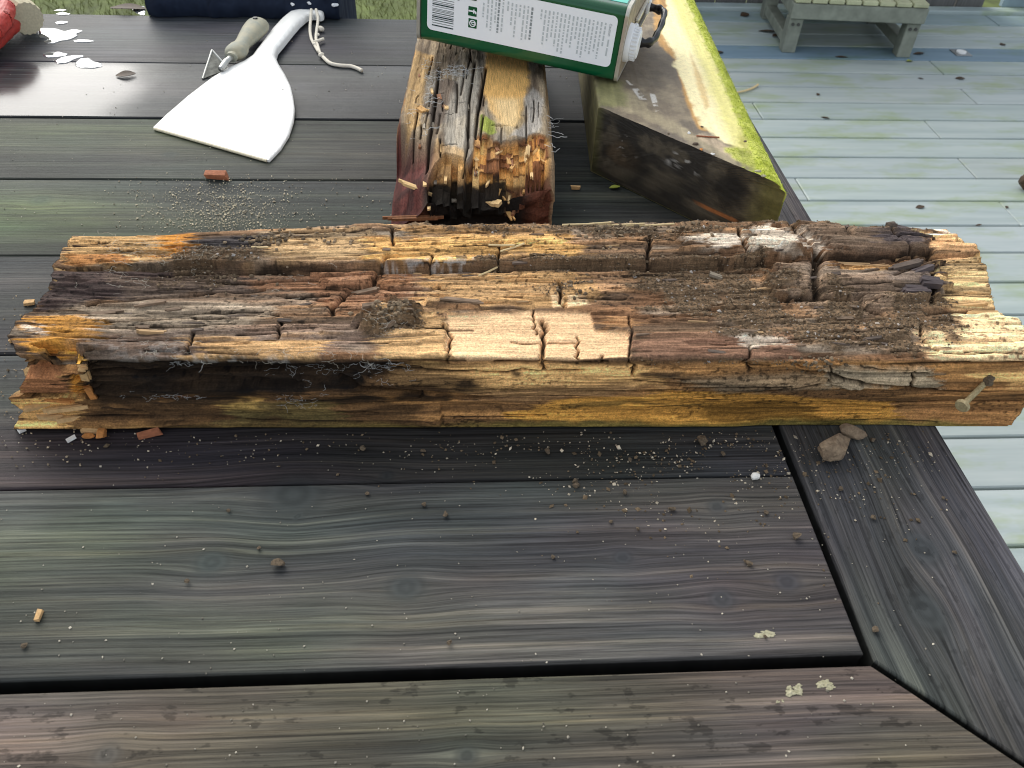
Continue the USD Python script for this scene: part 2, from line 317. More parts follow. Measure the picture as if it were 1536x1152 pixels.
# ---------------------------------------------------------------- ground, lawn, deck, fence
obj('ground', trimesh.Trimesh([[-60, -60, -.16], [60, -60, -.16], [60, 60, -.16], [-60, 60, -.16]], [[0, 1, 2], [0, 2, 3]]), 'grass_ground', kind='structure')
r = np.random.default_rng(3)
gp_ = np.column_stack([r.uniform(-3.2, .55, 26000), r.uniform(2.7, 6.5, 26000)])
hb = r.uniform(.02, .055, len(gp_)); az = r.uniform(0, 6.28, len(gp_)); w_ = .0022
d1 = np.stack([np.cos(az), np.sin(az)], 1) * w_; ln = r.normal(0, .5, (len(gp_), 2)) * hb[:, None]
V = np.zeros((len(gp_), 3, 3)); V[:, 0, :2] = gp_ - d1; V[:, 1, :2] = gp_ + d1; V[:, 2, :2] = gp_ + ln; V[:, :2, 2] = -.16; V[:, 2, 2] = -.16 + hb
obj('grass', (V.reshape(-1, 3), np.arange(len(gp_) * 3).reshape(-1, 3)), 'grass_blades', label='short yellowish green grass beyond the far left of the table', cat='grass', kind='stuff')

ROW, ROW0 = .1373, .8149
def deck_y(k): return ROW0 + ROW * k
deck = thing('deck', kind='structure')
joints = {}
def joint(px, py):
    p = at_z(px, py, 0); joints.setdefault(int(math.floor((p[1] - ROW0) / ROW)), []).append(p[0])
for q in [(1451, 252), (1515, 320), (1201, 281), (1453, 144), (1399, 194), (1134, 162), (1406, 102)]: joint(*q)
for k in range(-9, 21):
    y0, y1 = deck_y(k) + .0034, deck_y(k + 1) - .0034
    x0, x1 = (-2.6 if y1 < 2.4 else .42), 4.6
    js = sorted(joints.get(k, [])) or [r.uniform(2.4, 4.0)]
    if k < -1: js = js + [r.uniform(-1, 0)]
    xs = [x0] + sorted(js) + [x1]
    for a, b in zip(xs[:-1], xs[1:]):
        nx = max(2, int((b - a) / .25)); tone = r.uniform(.93, 1.05); col = np.array([tone * r.uniform(.98, 1.02), tone, tone * r.uniform(.98, 1.02)])
        if k == 17: col = np.array([.46, .60, .78])
        if k == 20: col = np.array([.74, .84, .90])
        bm = rbox([a + .0018, y0, -.028], [b - .0018, y1, r.uniform(-.0008, .0008)], .0025)
        obj('deck_board', bm, 'deck_board', deck, attrs={'Cd': np.tile(col, (len(bm.vertices), 1))})
obj('joist', box(np.array([-2.6, -.5, -.14]), np.array([4.6, 2.39, -.031])), 'dark_wood_under', deck)
obj('joist', box(np.array([.43, 2.395, -.14]), np.array([4.6, 3.70, -.031])), 'dark_wood_under', deck)
obj('edge_board', rbox([.42, deck_y(21) + .012, -.028], [4.6, deck_y(21) + .075, .012], .004), 'deck_board', deck, attrs={'Cd': np.tile([.95, 1.0, 1.02], (24, 1))})

fence = thing('fence', 'tall grey fence of upright boards behind the pale deck', 'fence', (1.5, 3.80, 0))
fx = .45
while fx < 2.36:
    w = r.uniform(.135, .15); obj('fence_board', rbox([fx, 3.79 + r.uniform(0, .006), -.1], [fx + w - .006, 3.812, 1.25 + r.uniform(0, .02)], .003), 'fence_board', fence); fx += w
obj('fence_rail', rbox([.45, 3.813, .25], [2.36, 3.86, .34], .004), 'fence_board', fence); obj('fence_rail', rbox([.45, 3.813, .95], [2.36, 3.86, 1.04], .004), 'fence_board', fence)
cr_ = thing('planter_box', 'pale blue grey timber box at the far right corner of the deck', 'planter', (2.9, 3.95, 0))
for kz in range(2): obj('side_board', rbox([2.53, 3.80 + .012 * kz, .002 + .12 * kz], [3.6, 3.83 + .012 * kz, .118 + .12 * kz], .003), 'pale_blue_board', cr_)
obj('top_board', rbox([2.51, 3.785, .243], [3.62, 4.4, .27], .003), 'pale_blue_board', cr_)

# ---------------------------------------------------------------- stool on the deck
def make_stool():
    A = at_z(1172, 79, 0); B = at_z(1364, 87, 0)
    d = (B - A); W = np.hypot(d[0], d[1]); rz = math.atan2(d[1], d[0]); D, Hh = .44, .195
    t = thing('step_stool', 'low grey green slatted wooden step stool on the pale deck', 'stool', (A[0], A[1], 0), rotz=rz)
    L = dict(local=True); lg = .055
    for k, (lx, ly) in enumerate([(0, 0), (W - lg, 0), (0, D - lg), (W - lg, D - lg)]):
        obj('leg', rbox([lx, ly, 0], [lx + lg, ly + lg, Hh - .062], .003), 'stool_paint', t, **L)
    obj('rail', rbox([-.004, -.012, Hh - .060], [W + .004, .028, Hh - .002], .003), 'stool_paint', t, **L)
    obj('rail', rbox([-.004, D - .028, Hh - .060], [W + .004, D + .012, Hh - .002], .003), 'stool_paint', t, **L)
    for lx in (0, W - lg):
        obj('side_rail', rbox([lx + .006, .030, Hh - .060], [lx + lg - .006, D - .030, Hh - .003], .003), 'stool_paint', t, **L)
        obj('stretcher', rbox([lx + .004, lg + .001, .022], [lx + lg - .004, D - lg - .001, .062], .003), 'stool_paint', t, **L)
    n = 8; g = .007; sw = (W - 2 * .002 - (n - 1) * g) / n
    for k in range(n):
        obj('slat', rbox([.002 + k * (sw + g), -.010, Hh], [.002 + k * (sw + g) + sw, D + .010, Hh + .016], .0025), 'stool_slat', t, **L)
    for lx in (0, W - lg):
        for q in (.016, .038):
            c = trimesh.creation.cylinder(.006, .006, sections=12); c.apply_transform(trimesh.transformations.rotation_matrix(math.pi / 2, [1, 0, 0])); c.apply_translation([lx + q, -.002, Hh - .083])
            obj('bolt', c, 'bolt_head', t, **L)
make_stool()

def flat_on_deck(px, py):
    return at_z(px, py, 0.001)
dl = at_z(1441, 80, 0); t = thing('deck_light', 'small square deck light with a white lens', 'light', dl)
obj('plate', rbox(dl + [-.034, -.034, .0012], dl + [.034, .034, .004], .001), 'deck_light_plate', t)
c = trimesh.creation.cylinder(.020, .006, sections=24); c.apply_translation(dl + [0, 0, .006]); obj('lens', c, 'deck_light_lens', t)
def leaf_mesh(r, L, W, at, rz, curl=.3):
    u = np.linspace(0, 1, 9); v = np.linspace(-1, 1, 5); U, Vv = np.meshgrid(u, v, indexing='ij')
    w = W / 2 * np.sin(np.pi * np.clip(U, .03, .98)) ** .8; X = (U - .5) * L; Y = Vv * w; Z = curl * (Y ** 2 / W + .25 * np.sin(U * 3) * L * .3) + .0015
    P = np.stack([X, Y, Z], -1).reshape(-1, 3); F = tris(grid_faces(9, 5)); n = len(P)
    P2 = P - [0, 0, .0007]; m_ = trimesh.Trimesh(np.vstack([P, P2]), np.vstack([F[:, ::-1], F + n]), process=False)
    m_.apply_transform(trimesh.transformations.euler_matrix(r.uniform(-.15, .15), r.uniform(-.1, .1), rz)); m_.apply_translation(at); m_.apply_translation([0, 0, max(0, at[2] - m_.bounds[0][2])]); return m_
for (px, py, L, W, rz, lab, mt) in [
        (1380, 311, .030, .017, .25, 'brown curled leaf on the pale deck right of the mossy timber', 'dark_leaf'),
        (1440, 118, .036, .020, -.2, 'dark brown leaf on the deck in front of the deck light', 'dark_leaf'),
        (1381, 118, .022, .007, -.5, 'thin dark leaf scrap on the deck in front of the stool', 'dark_leaf'),
        (1238, 177, .030, .013, -.5, 'narrow dark leaf on the middle of the pale deck', 'dark_leaf'),
        (1227, 142, .018, .014, .9, 'small crumpled brown leaf on the deck below the stool', 'dark_leaf'),
        (1151, 48, .075, .026, -.3, 'dry brown leaf against the left side of the stool', 'dark_leaf'),
        (1163, 54, .055, .022, .8, 'curled brown leaf beside the left foot of the stool', 'dark_leaf'),
        (1262, 86, .055, .012, .0, 'thin brown leaf on the dark blue deck board under the stool', 'dark_leaf'),
        (1378, 81, .05, .022, .1, 'dark leaf beside the right foot of the stool', 'dark_leaf'),
        (1364, 92, .035, .018, .4, 'yellow green leaf scrap near the right foot of the stool', 'green_leaf'),
        (1504, 67, .026, .026, .4, 'small dark leaf right of the deck light', 'dark_leaf'),
        (1117, 23, .045, .04, .4, 'dark leaf at the foot of the fence', 'dark_leaf'),
        (1078, 79, .04, .03, .2, 'dark green leaf on the deck beside the mossy timber', 'dark_leaf'),
        (1468, 338, .020, .007, .2, 'tiny brown leaf on a deck seam', 'dark_leaf'),
        (1510, 311, .014, .010, .9, 'little dark leaf scrap at the end of a stained deck board', 'dark_leaf')]:
    p = flat_on_deck(px, py); obj('leaf', leaf_mesh(r, L, W, p, rz), mt, label=lab, cat='leaf', smooth=True)
p = flat_on_deck(1535, 284); obj('pine_cone', lump(r, (.05, .05, .06), p + [0, 0, .028], 60, .2), 'dark_leaf', label='round brown pine cone at the right edge of the deck', cat='pine cone')
obj('twig', tube(smooth_line([at_z(*q, .006) for q in [(1104, 139), (1118, 136), (1129, 132), (1137, 127)]]), np.linspace(.003, .0045, 25), 6), 'straw', label='thin pale twig on the deck beside the mossy timber', cat='twig')

# ---------------------------------------------------------------- table
KNOTS = [(tp(318, 843), .0115), (tp(609, 881), .0125), (tp(934, 836), .007), (tp(440, 741), .024), (tp(1083, 899), .010), (tp(446, 774), .005), (tp(1180, 873), .010), (tp(700, 1133), .007), (tp(160, 1133), .008),
         (tp(1384, 822), .016), (tp(1390, 918), .016), (tp(580, 713), .006), (tp(255, 232), .010), (tp(1075, 760), .008), (tp(60, 300), .012)]
table = thing('garden_table', 'dark stained weathered plank garden table with a framed top', 'table', (-.35, .72, 0))
def table_board(quad, along, seed, tint=(1, 1, 1), spots=0.0, wet=None, tex=None, label=None, step=.004, thick=.028, knots=True, dz=0.0):
    """quad: four corners (x, y), counter-clockwise from the lower left; along: 0 if the grain follows the first edge"""
    q = np.array(quad, float); L = max(np.linalg.norm(q[1] - q[0]), np.linalg.norm(q[2] - q[3])); W = max(np.linalg.norm(q[3] - q[0]), np.linalg.norm(q[2] - q[1]))
    e = .0016
    def axis(n, ln):
        u = np.linspace(0, 1, n); k = [0, e * .3 / ln, e / ln]; return np.concatenate([k, u[1:-1], [1 - e / ln, 1 - e * .3 / ln, 1]])
    U = axis(max(3, int(L / step)), L); Vv = axis(max(3, int(W / step)), W)
    u, v = np.meshgrid(U, Vv, indexing='ij')
    P = (1 - u)[..., None] * (1 - v)[..., None] * q[0] + u[..., None] * (1 - v)[..., None] * q[1] + u[..., None] * v[..., None] * q[2] + (1 - u)[..., None] * v[..., None] * q[3]
    rim = np.minimum(np.minimum(u, 1 - u) * L, np.minimum(v, 1 - v) * W)
    Z = ZT + dz - np.where(rim < e, (e - rim) ** 2 / e, 0) - .0007 * (fbm(P[..., 0] * 6, P[..., 1] * 14, seed, 2, 5) - .5)
    a, b = (P[..., 0], P[..., 1]) if along == 0 else (P[..., 1], P[..., 0])
    wob = .003 * (fbm(a * 2.2, b * 5, seed, 2, 1) - .5); bw = b + wob; kn = np.full(a.shape, 9.0)
    if knots:
        for c, rad in KNOTS:
            ka, kb = (c[0], c[1]) if along == 0 else (c[1], c[0])
            da, db = a - ka, b - kb
            bw = bw - np.tanh(db / (rad * .6)) * rad * .55 * np.exp(-(da / (rad * 2.4)) ** 2) * np.exp(-np.abs(db) / (rad * 1.8))
            kn = np.minimum(kn, np.hypot(da * .85, db) / rad * (1 + .25 * (fbm(P[..., 0] * 90, P[..., 1] * 90, 0, 2, 3) - .5)))
    gp = np.stack([a, bw, np.full(a.shape, seed * 1.37)], -1)
    Wt = np.zeros(a.shape) if wet is None else wet(P[..., 0], P[..., 1])
    Cd = np.tile(np.array(tint, float), a.shape + (1,))
    if tex is not None: Cd = tex(P[..., 0], P[..., 1], Cd)
    n0, n1 = u.shape; top = np.concatenate([P, Z[..., None]], -1)
    F = tris(grid_faces(n0, n1)); V = top.reshape(-1, 3); N = len(V)
    idx = np.arange(N).reshape(n0, n1); ring = np.concatenate([idx[:-1, 0], idx[-1, :-1], idx[:0:-1, -1], idx[0, :0:-1]]); m_ = len(ring)
    Ev = V[ring].copy(); Ev[:, 2] -= .0016; Bv = V[ring].copy(); Bv[:, 2] = ZT - thick; V = np.vstack([V, Ev, Bv, [[*q.mean(0), ZT - thick]]]); i = np.arange(m_); j = (i + 1) % m_
    M_ = N + m_; F = np.vstack([F, np.stack([ring[i], N + i, N + j], 1), np.stack([ring[i], N + j, ring[j]], 1), np.stack([N + i, M_ + i, M_ + j], 1), np.stack([N + i, M_ + j, N + j], 1), np.stack([np.full(m_, M_ + m_), M_ + j, M_ + i], 1)])
    ext = lambda A: np.concatenate([A.reshape(N, -1), A.reshape(N, -1)[ring], A.reshape(N, -1)[ring], A.reshape(N, -1)[:1]]).squeeze()
    ext2 = lambda A: np.concatenate([A.reshape(N, -1), A.reshape(N, -1)[ring] * .16, A.reshape(N, -1)[ring] * .10, A.reshape(N, -1)[:1] * .1])  # side faces darkened in colour, standing in for shade inside the board gaps
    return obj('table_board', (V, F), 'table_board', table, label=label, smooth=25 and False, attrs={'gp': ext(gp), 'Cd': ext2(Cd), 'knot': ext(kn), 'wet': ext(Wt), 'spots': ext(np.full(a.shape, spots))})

GX = .2516            # inner face of the right frame board
XR, XL, YN, YF = .3848, -1.22, .098, 1.352
seam = [.2345, .3815, .5305, .678, .829, .9815]
def green(amount, cx, cy, rx, ry, c=(.98, 1.13, .72)):
    def t(x, y, C):
        mm = amount * np.exp(-((x - cx) / rx) ** 2 - ((y - cy) / ry) ** 2) * (0.4 + 1.2 * fbm(x * 7, y * 22, 2, 3, 8))
        return C * (1 + (np.array(c) - 1) * np.clip(mm, 0, 1)[..., None]) * (1 + .7 * np.clip(mm, 0, 1)[..., None])
    return t
def patchy(seed, amt=.35, sx=4, sy=12):
    def t(x, y, C):
        n = np.stack([fbm(x * sx, y * sy, k * 7.7, 4, seed + k) for k in range(3)], -1); n2 = fbm(x * sx * .6, y * sy * .4, 3, 3, seed + 9)
        return C * (1 + amt * .7 * (n - .5) * 2) * (1 + 1.7 * (n2 - .5))[..., None]
    return t
def both(*fs):
    def t(x, y, C):
        for f_ in fs: C = f_(x, y, C)
        return C
    return t
tints = [(1.06, 1.0, .97), (.80, .78, .79), (.60, .635, .64), (.56, .63, .57), (.60, .635, .555)]
texs = [both(patchy(11, .30), green(.25, -.1, .27, .3, .03), green(.3, -.30, .33, .12, .04), green(.3, .12, .355, .2, .02)), patchy(21, .35), patchy(31, .2),
        both(patchy(41, .2), green(1.0, -.52, .78, .16, .05), green(.9, -.42, .72, .3, .05)), both(patchy(51, .2), green(.8, -.55, .93, .3, .06))]
for k in range(5):
    g = .0007
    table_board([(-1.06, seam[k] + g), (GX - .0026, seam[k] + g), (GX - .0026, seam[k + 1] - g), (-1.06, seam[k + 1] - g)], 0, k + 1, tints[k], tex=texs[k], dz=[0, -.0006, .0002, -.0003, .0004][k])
YG = .2272
dry = lambda x, y, C: C * (1 + .75 * np.array([1.0, .82, .60]) * (sstep(.20, .02, y - YN - .02) * 0 + np.clip(fbm(x * 5, y * 30, 1, 4, 61) * 1.9 - .25, 0, 1))[..., None])
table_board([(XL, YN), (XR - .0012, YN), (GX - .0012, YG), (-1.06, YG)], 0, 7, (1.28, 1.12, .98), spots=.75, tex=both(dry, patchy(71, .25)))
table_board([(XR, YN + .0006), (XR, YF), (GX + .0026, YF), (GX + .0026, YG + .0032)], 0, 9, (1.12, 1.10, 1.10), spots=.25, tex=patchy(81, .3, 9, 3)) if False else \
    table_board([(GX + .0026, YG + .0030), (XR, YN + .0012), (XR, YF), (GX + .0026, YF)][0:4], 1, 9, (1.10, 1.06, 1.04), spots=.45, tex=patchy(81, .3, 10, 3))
# far side: two wet boards, the nearer one still shiny with rain
def wetness(x, y):
    e = fbm(x * 9, y * 14, 0, 3, 91) - .5
    a = sstep(.05, -.05, x + .445 + .06 * e) * sstep(.9800, .9900, y)
    return np.clip(.85 * a * sstep(1.19, 1.13, y + .03 * e) + .45 * (fbm(x * 3, y * 9, 4, 3, 92)) , 0, 1)
w2 = lambda x, y: np.clip(.25 + .5 * (fbm(x * 3, y * 9, 6, 3, 93) - .2), 0, .6)
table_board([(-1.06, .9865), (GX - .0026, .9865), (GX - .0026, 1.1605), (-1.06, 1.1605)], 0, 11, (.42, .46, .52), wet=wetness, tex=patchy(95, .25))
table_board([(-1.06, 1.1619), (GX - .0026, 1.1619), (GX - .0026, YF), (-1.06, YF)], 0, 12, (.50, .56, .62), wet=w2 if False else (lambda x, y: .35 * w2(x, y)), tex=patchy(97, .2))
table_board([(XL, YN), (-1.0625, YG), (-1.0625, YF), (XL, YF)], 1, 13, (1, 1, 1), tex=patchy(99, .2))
for x in (-1.14, .29):
    for y in (.19, 1.26): obj('leg', rbox([x - .04, y - .04, 0.0005], [x + .04, y + .04, ZT - .115], .004), 'dark_wood_under', table)
for y in (.215, .52, .83, 1.15, 1.25): obj('apron', rbox([-1.13, y - .02, ZT - .11], [.30, y + .035, ZT - .030], .003), 'dark_wood_under', table)
for x in (-1.16, .262): obj('apron', rbox([x - .01, .19, ZT - .1095], [x + .012, 1.30, ZT - .0305], .003), 'dark_wood_under', table)
# ---------------------------------------------------------------- sleepers: sweeps of a cross section along the length, displaced and coloured point by point
def seg_dist(X, S, poly, pad):
    """distance to a polyline, worked out only near it"""
    D = np.full(X.shape, 9.0); poly = np.asarray(poly, float)
    for a, b in zip(poly[:-1], poly[1:]):
        x0, x1 = sorted((a[0], b[0])); s0, s1 = sorted((a[1], b[1]))
        i = np.where((X > x0 - pad) & (X < x1 + pad) & (S > s0 - pad) & (S < s1 + pad))
        if not len(i[0]): continue
        px, ps = X[i] - a[0], S[i] - a[1]; d = b - a; t = np.clip((px * d[0] + ps * d[1]) / (d @ d + 1e-12), 0, 1)
        D[i] = np.minimum(D[i], np.hypot(px - t * d[0], ps - t * d[1]))
    return D
def poly_mask(X, S, poly, feather, jit=None, amp=0.0):
    """1 inside a polygon, fading over feather, its outline frayed by the noise jit"""
    poly = np.asarray(poly, float); P = Polygon(poly).buffer(0); x0, s0, x1, s1 = P.bounds; pad = feather + amp + .002
    M = np.zeros(X.shape); i = np.where((X > x0 - pad) & (X < x1 + pad) & (S > s0 - pad) & (S < s1 + pad))
    if not len(i[0]): return M
    d = seg_dist(X[i], S[i], np.vstack([poly, poly[:1]]), pad); ins = shapely.contains_xy(P, X[i], S[i]); sd = np.where(ins, d, -d)
    sd = np.clip(sd, -1, 1)
    if jit is not None: sd = sd + amp * (jit[i] - .5) * 2
    M[i] = sstep(-feather, feather, sd); return M
def add_caps(P, C, axis_in, centre_fn, K, disp, ccol):
    """close both ends of a swept grid P[nu, ns] (closed ring) with shrinking rings"""
    nu, ns = P.shape[:2]; V = [P.reshape(-1, 3)]; Cc = [C.reshape(-1, 3)]; F = [tris(grid_faces(nu, ns, closed_v=True))]; off = nu * ns
    for end, sgn in ((0, -1), (nu - 1, 1)):
        R = P[end]; c = R.mean(0); prev = np.arange(ns) + end * ns
        for k in range(1, K + 1):
            t = 1 - k / (K + 1.0); q = c + (R - c) * t; q = q + np.asarray(axis_in)[None] * (-sgn) * (disp(q, end) * min(1, k / 2.0))[:, None]
            V.append(q); Cc.append(ccol(q, end)); cur = off + np.arange(ns); off += ns; j = (np.arange(ns) + 1) % ns
            qd = np.stack([prev, cur, cur[j], prev[j]], 1); qd = qd if sgn < 0 else qd[:, ::-1]
            F.append(tris(qd)[:, ::-1]); prev = cur
        V.append(c[None] + np.asarray(axis_in)[None] * (-sgn) * disp(c[None], end)[:, None]); Cc.append(ccol(c[None], end)); j = (np.arange(ns) + 1) % ns
        f_ = np.stack([prev, np.full(ns, off), prev[j]], 1); F.append(f_[:, ::-1] if sgn < 0 else f_); off += 1
    V, F = np.vstack(V), np.vstack(F); return V, F, np.vstack(Cc)
def section(W, Hh, rad, n_side, n_top, n_bot=8):
    """closed ring (a across, h up, arc position) from the lower front edge up, over the top and down the back; a in 0..1"""
    def arc(c, a0, a1, n): return [(c[0] + rad * math.cos(a), c[1] + rad * math.sin(a)) for a in np.linspace(a0, a1, n)]
    pts = [(0, h) for h in np.linspace(0, Hh - rad, n_side, endpoint=False)] + arc((rad, Hh - rad), math.pi, math.pi / 2, 9)[:-1] + [(a, Hh) for a in np.linspace(rad, W - rad, n_top, endpoint=False)] + \
        arc((W - rad, Hh - rad), math.pi / 2, 0, 9)[:-1] + [(W, h) for h in np.linspace(Hh - rad, 0, max(12, n_side // 3))] + [(a, 0) for a in np.linspace(W, 0, n_bot + 2)[1:-1]]
    return np.array(pts)

HB, WB = .071, .170
def front_y(x): return .4435 - (x + .35) * .0172
def bt(px, py):                           # picture point on the long timber's top -> (x, s)
    p = at_z(px, py, ZT + HB); return (p[0], HB + p[1] - front_y(p[0]))
def bf(px, py):                           # on its front face
    p = at_y(px, py, .4365); return (p[0], p[2] - ZT)
def T(*q): return [bt(*a) for a in q]
def Fr(*q): return [bf(*a) for a in q]

def long_timber():
    ring = section(WB, HB, .007, 112, 250); ns = len(ring); NX = 1250
    arc_s = np.where(ring[:, 1] < HB - 1e-9, 0, 0.0)
    # arc position s: up the front, over the top, down the back
    s = np.zeros(ns); last = 0
    for k in range(ns):
        a, h = ring[k]
        if a < 1e-9 and h <= HB - .007: s[k] = h
        elif k < ns - 8 - 37 + 30 and h > HB - .0071 and a <= WB - .007 + 1e-9: s[k] = HB + a - .0035 * (1 - min(1, a / .007))
        elif a >= WB - 1e-9 or a > WB - .007: s[k] = HB + WB + (HB - h)
        else: s[k] = HB + WB + HB + .1
    u = np.linspace(0, 1, NX)
    lf = np.array([(s_, x_) for x_, s_ in [(-.349, 0), (-.342, .012), (-.336, .018), (-.345, .022), (-.343, .030), (-.331, .034), (-.327, .046), (-.321, .055), (-.318, .066), (-.322, .074), (-.336, .095), (-.338, .127), (-.3325, .135), (-.3305, .155), (-.3315, .175), (-.3365, .190), (-.3345, .197), (-.334, .204), (-.3355, .212), (-.3365, .225), (-.336, .24), (-.335, .33)]])
    rt = np.array([(0, .4435), (.02, .452), (.045, .458), (.071, .448), (.085, .446), (.1185, .447), (.121, .437), (.145, .438), (.148, .446), (.165, .449), (.18, .455), (.21, .458), (.232, .452), (.245, .447), (.33, .446)])
    e = fbm(s * 160, 0, 3, 3, 5) - .5
    xl = np.interp(s, lf[:, 0], lf[:, 1]) + .004 * e; xr = np.interp(s, rt[:, 0], rt[:, 1]) + .003 * (fbm(s * 130, 0, 9, 3, 6) - .5)
    X = xl[None] + (xr - xl)[None] * u[:, None]; S = np.broadcast_to(s, X.shape).copy()
    back_y = np.interp(X[:, 0], [-.34, -.2, .0, .2, .44], [.606, .604, .612, .614, .616])
    wsc = (back_y - front_y(X[:, 0])) / WB
    Y = front_y(X) + ring[None, :, 0] * wsc[:, None]; Z = ZT + .0006 + np.broadcast_to(ring[:, 1], X.shape)
    # normals of the undisplaced section
    tn = np.roll(ring, -1, 0) - np.roll(ring, 1, 0); nrm = np.stack([-tn[:, 1], tn[:, 0]], 1); nrm /= np.linalg.norm(nrm, axis=1, keepdims=True) + 1e-9
    top = sstep(HB - .004, HB + .004, S) * (S < HB + WB + .01); front = 1 - sstep(HB - .004, HB + .002, S); below = S > HB + WB + HB + .05
    # ---- noises, stretched along the grain
    wv = .004 * (fbm(X * 9, S * 20, 0, 3, 21) - .5) * 2; Sg = S + wv
    n_fib = fbm(X * 22, Sg * 700, 0, 4, 1); n_str = fbm(X * 7, Sg * 190, 2, 4, 2); n_mid = fbm(X * 16, Sg * 60, 4, 4, 3); n_iso = fbm(X * 60, S * 60, 1, 5, 4); n_fine = fbm(X * 420, S * 420, 1, 3, 14); n_low = fbm(X * 6, S * 16, 7, 3, 9)
    lay = fbm(X * 11, Sg * 120, 5, 4, 12) * 5.0; terr = np.floor(lay) + sstep(.80, .98, lay - np.floor(lay))         # flaking layers
    D = .0011 * (n_fib - .5) + .0026 * (n_str - .5) + .0034 * (n_mid - .5) * top + .0014 * (terr - 2.5) * (.35 + .8 * top)
    jit = .5 * n_iso + .5 * n_str
    XW, SW = X + .030 * (n_fib - .5) + .026 * (n_str - .5), S + .006 * (n_iso - .5)
    def m(poly, f=.003, a=.004): return poly_mask(XW, SW, poly, f, jit, a * 2) if a > .0019 else poly_mask(X, S, poly, f, jit, a * 2)
    # ---- colours: the top
    k = np.clip((n_str - .34) * 3.1, 0, 1); k2 = np.clip((n_mid - .36) * 3.2, 0, 1)
    C = mixc(np.tile(np.array([.115, .080, .054]), X.shape + (1,)), (.36, .225, .13), k * (.35 + .65 * k2))
    C = mixc(C, (.215, .115, .062), sstep(.55, .68, n_low) * .6); C = mixc(C, (.30, .265, .215), sstep(.56, .70, fbm(X * 12, Sg * 70, 9, 4, 31)) * .6)
    soil_m = np.zeros(X.shape)
    def paint(col, mm, vary=.35):
        nonlocal C
        col = np.asarray(col, float); cc = col[None, None] * (1 + vary * 2.2 * (n_str - .5) + vary * 1.4 * (n_fib - .5))[..., None]
        C = C + (cc - C) * mm[..., None]
    tA = m(T((108, 350), (290, 350), (292, 385), (255, 398), (104, 402)))
    paint((.52, .35, .18), tA, .5); paint((.56, .25, .06), m(T((250, 352), (292, 352), (295, 388), (240, 392)), .003, .004) * .85, .4); paint((.36, .16, .06), m(T((110, 383), (215, 383), (210, 397), (105, 400)), .002, .002) * .8)
    paint((.085, .064, .062), m(T((80, 404), (385, 404), (380, 432), (230, 436), (125, 452), (55, 462))) * .93, .3); paint((.20, .155, .12), m(T((180, 418), (560, 405), (560, 440), (300, 470), (180, 440)), .006, .008) * .6, .5)
    paint((.40, .345, .27), m(T((60, 468), (130, 452), (420, 458), (360, 490), (130, 505)), .006, .008) * .75, .6)
    paint((.52, .27, .075), m(T((38, 472), (120, 466), (150, 480), (140, 512), (50, 530))) * .9, .5); paint((.60, .56, .50), m(T((45, 485), (62, 480), (66, 500), (48, 505)), .002, .003) * .8)
    paint((.17, .135, .115), m(T((130, 500), (560, 480), (560, 520), (430, 545), (130, 548)), .008, .008) * .7, .5); paint((.44, .29, .15), m(T((288, 508), (500, 510), (470, 540), (285, 545)), .004, .008) * .85, .4)
    paint((.055, .060, .072), m(T((300, 362), (420, 358), (400, 382), (310, 392)), .005, .006) * .8); paint((.40, .29, .165), m(T((420, 358), (560, 356), (560, 398), (400, 398)), .006, .008) * .75, .5)
    paint((.50, .315, .135), m(T((560, 372), (860, 370), (880, 402), (560, 404)), .004, .006) * .88, .45); paint((.42, .26, .12), m(T((590, 348), (860, 352), (840, 372), (600, 372)), .005, .008) * .7, .5)
    paint((.26, .135, .075), m(T((380, 412), (640, 412), (600, 470), (500, 470), (480, 440), (380, 430)), .006, .008) * .7, .4); paint((.40, .26, .13), m(T((640, 414), (860, 414), (900, 440), (870, 462), (640, 462)), .006, .008) * .8, .45)
    paint((.44, .30, .16), m(T((560, 470), (670, 468), (690, 545), (580, 548)), .005, .007) * .85, .4)
    cream = m(T((672, 471), (800, 466), (886, 469), (893, 494), (942, 497), (947, 538), (880, 540), (815, 549), (690, 548), (668, 520)), .0012, .0018)
    paint((.53, .375, .235), cream, .10); paint((.56, .41, .26), m(T((826, 444), (845, 445), (848, 462), (830, 463)), .0015, .001)); paint((.57, .42, .27), m(T((852, 446), (880, 447), (888, 458), (852, 462)), .0015, .001))
    paint((.25, .15, .105), m(T((947, 505), (1200, 508), (1200, 545), (950, 545)), .003, .005) * .75, .5); paint((.42, .25, .13), m(T((893, 476), (946, 474), (946, 494), (893, 494)), .002, .002) * .8)
    for q in [((1062, 374), (1120, 376), (1118, 393), (1070, 396)), ((1130, 372), (1165, 364), (1206, 392), (1190, 404), (1125, 402)), ((1192, 366), (1215, 368), (1250, 398), (1235, 400)), ((1030, 382), (1060, 378), (1060, 390)), ((1068, 457), (1095, 458), (1092, 464), (1070, 463)), ((1115, 500), (1180, 510), (1185, 520), (1110, 522))]: paint((.50, .455, .385), m(T(*q), .002, .003) * .85, .4)
    paint((.145, .112, .085), m(T((1200, 352), (1395, 352), (1400, 400), (1250, 402)), .006, .008) * .8, .5); paint((.062, .055, .062), m(T((1318, 372), (1392, 366), (1395, 388), (1330, 388)), .004, .005) * .85); paint((.052, .045, .058), m(T((1335, 425), (1410, 418), (1412, 452), (1360, 455)), .004, .004) * .9)
    paint((.20, .16, .125), m(T((1180, 405), (1400, 420), (1380, 470), (1250, 480), (1180, 450)), .006, .008) * .75, .5); paint((.42, .26, .12), m(T((1250, 404), (1350, 408), (1345, 420), (1255, 420)), .002, .003) * .8, .5)
    rc = m(T((1392, 500), (1460, 474), (1560, 470), (1560, 552), (1430, 548), (1385, 530)), .003, .005); paint((.62, .45, .28), rc, .3)
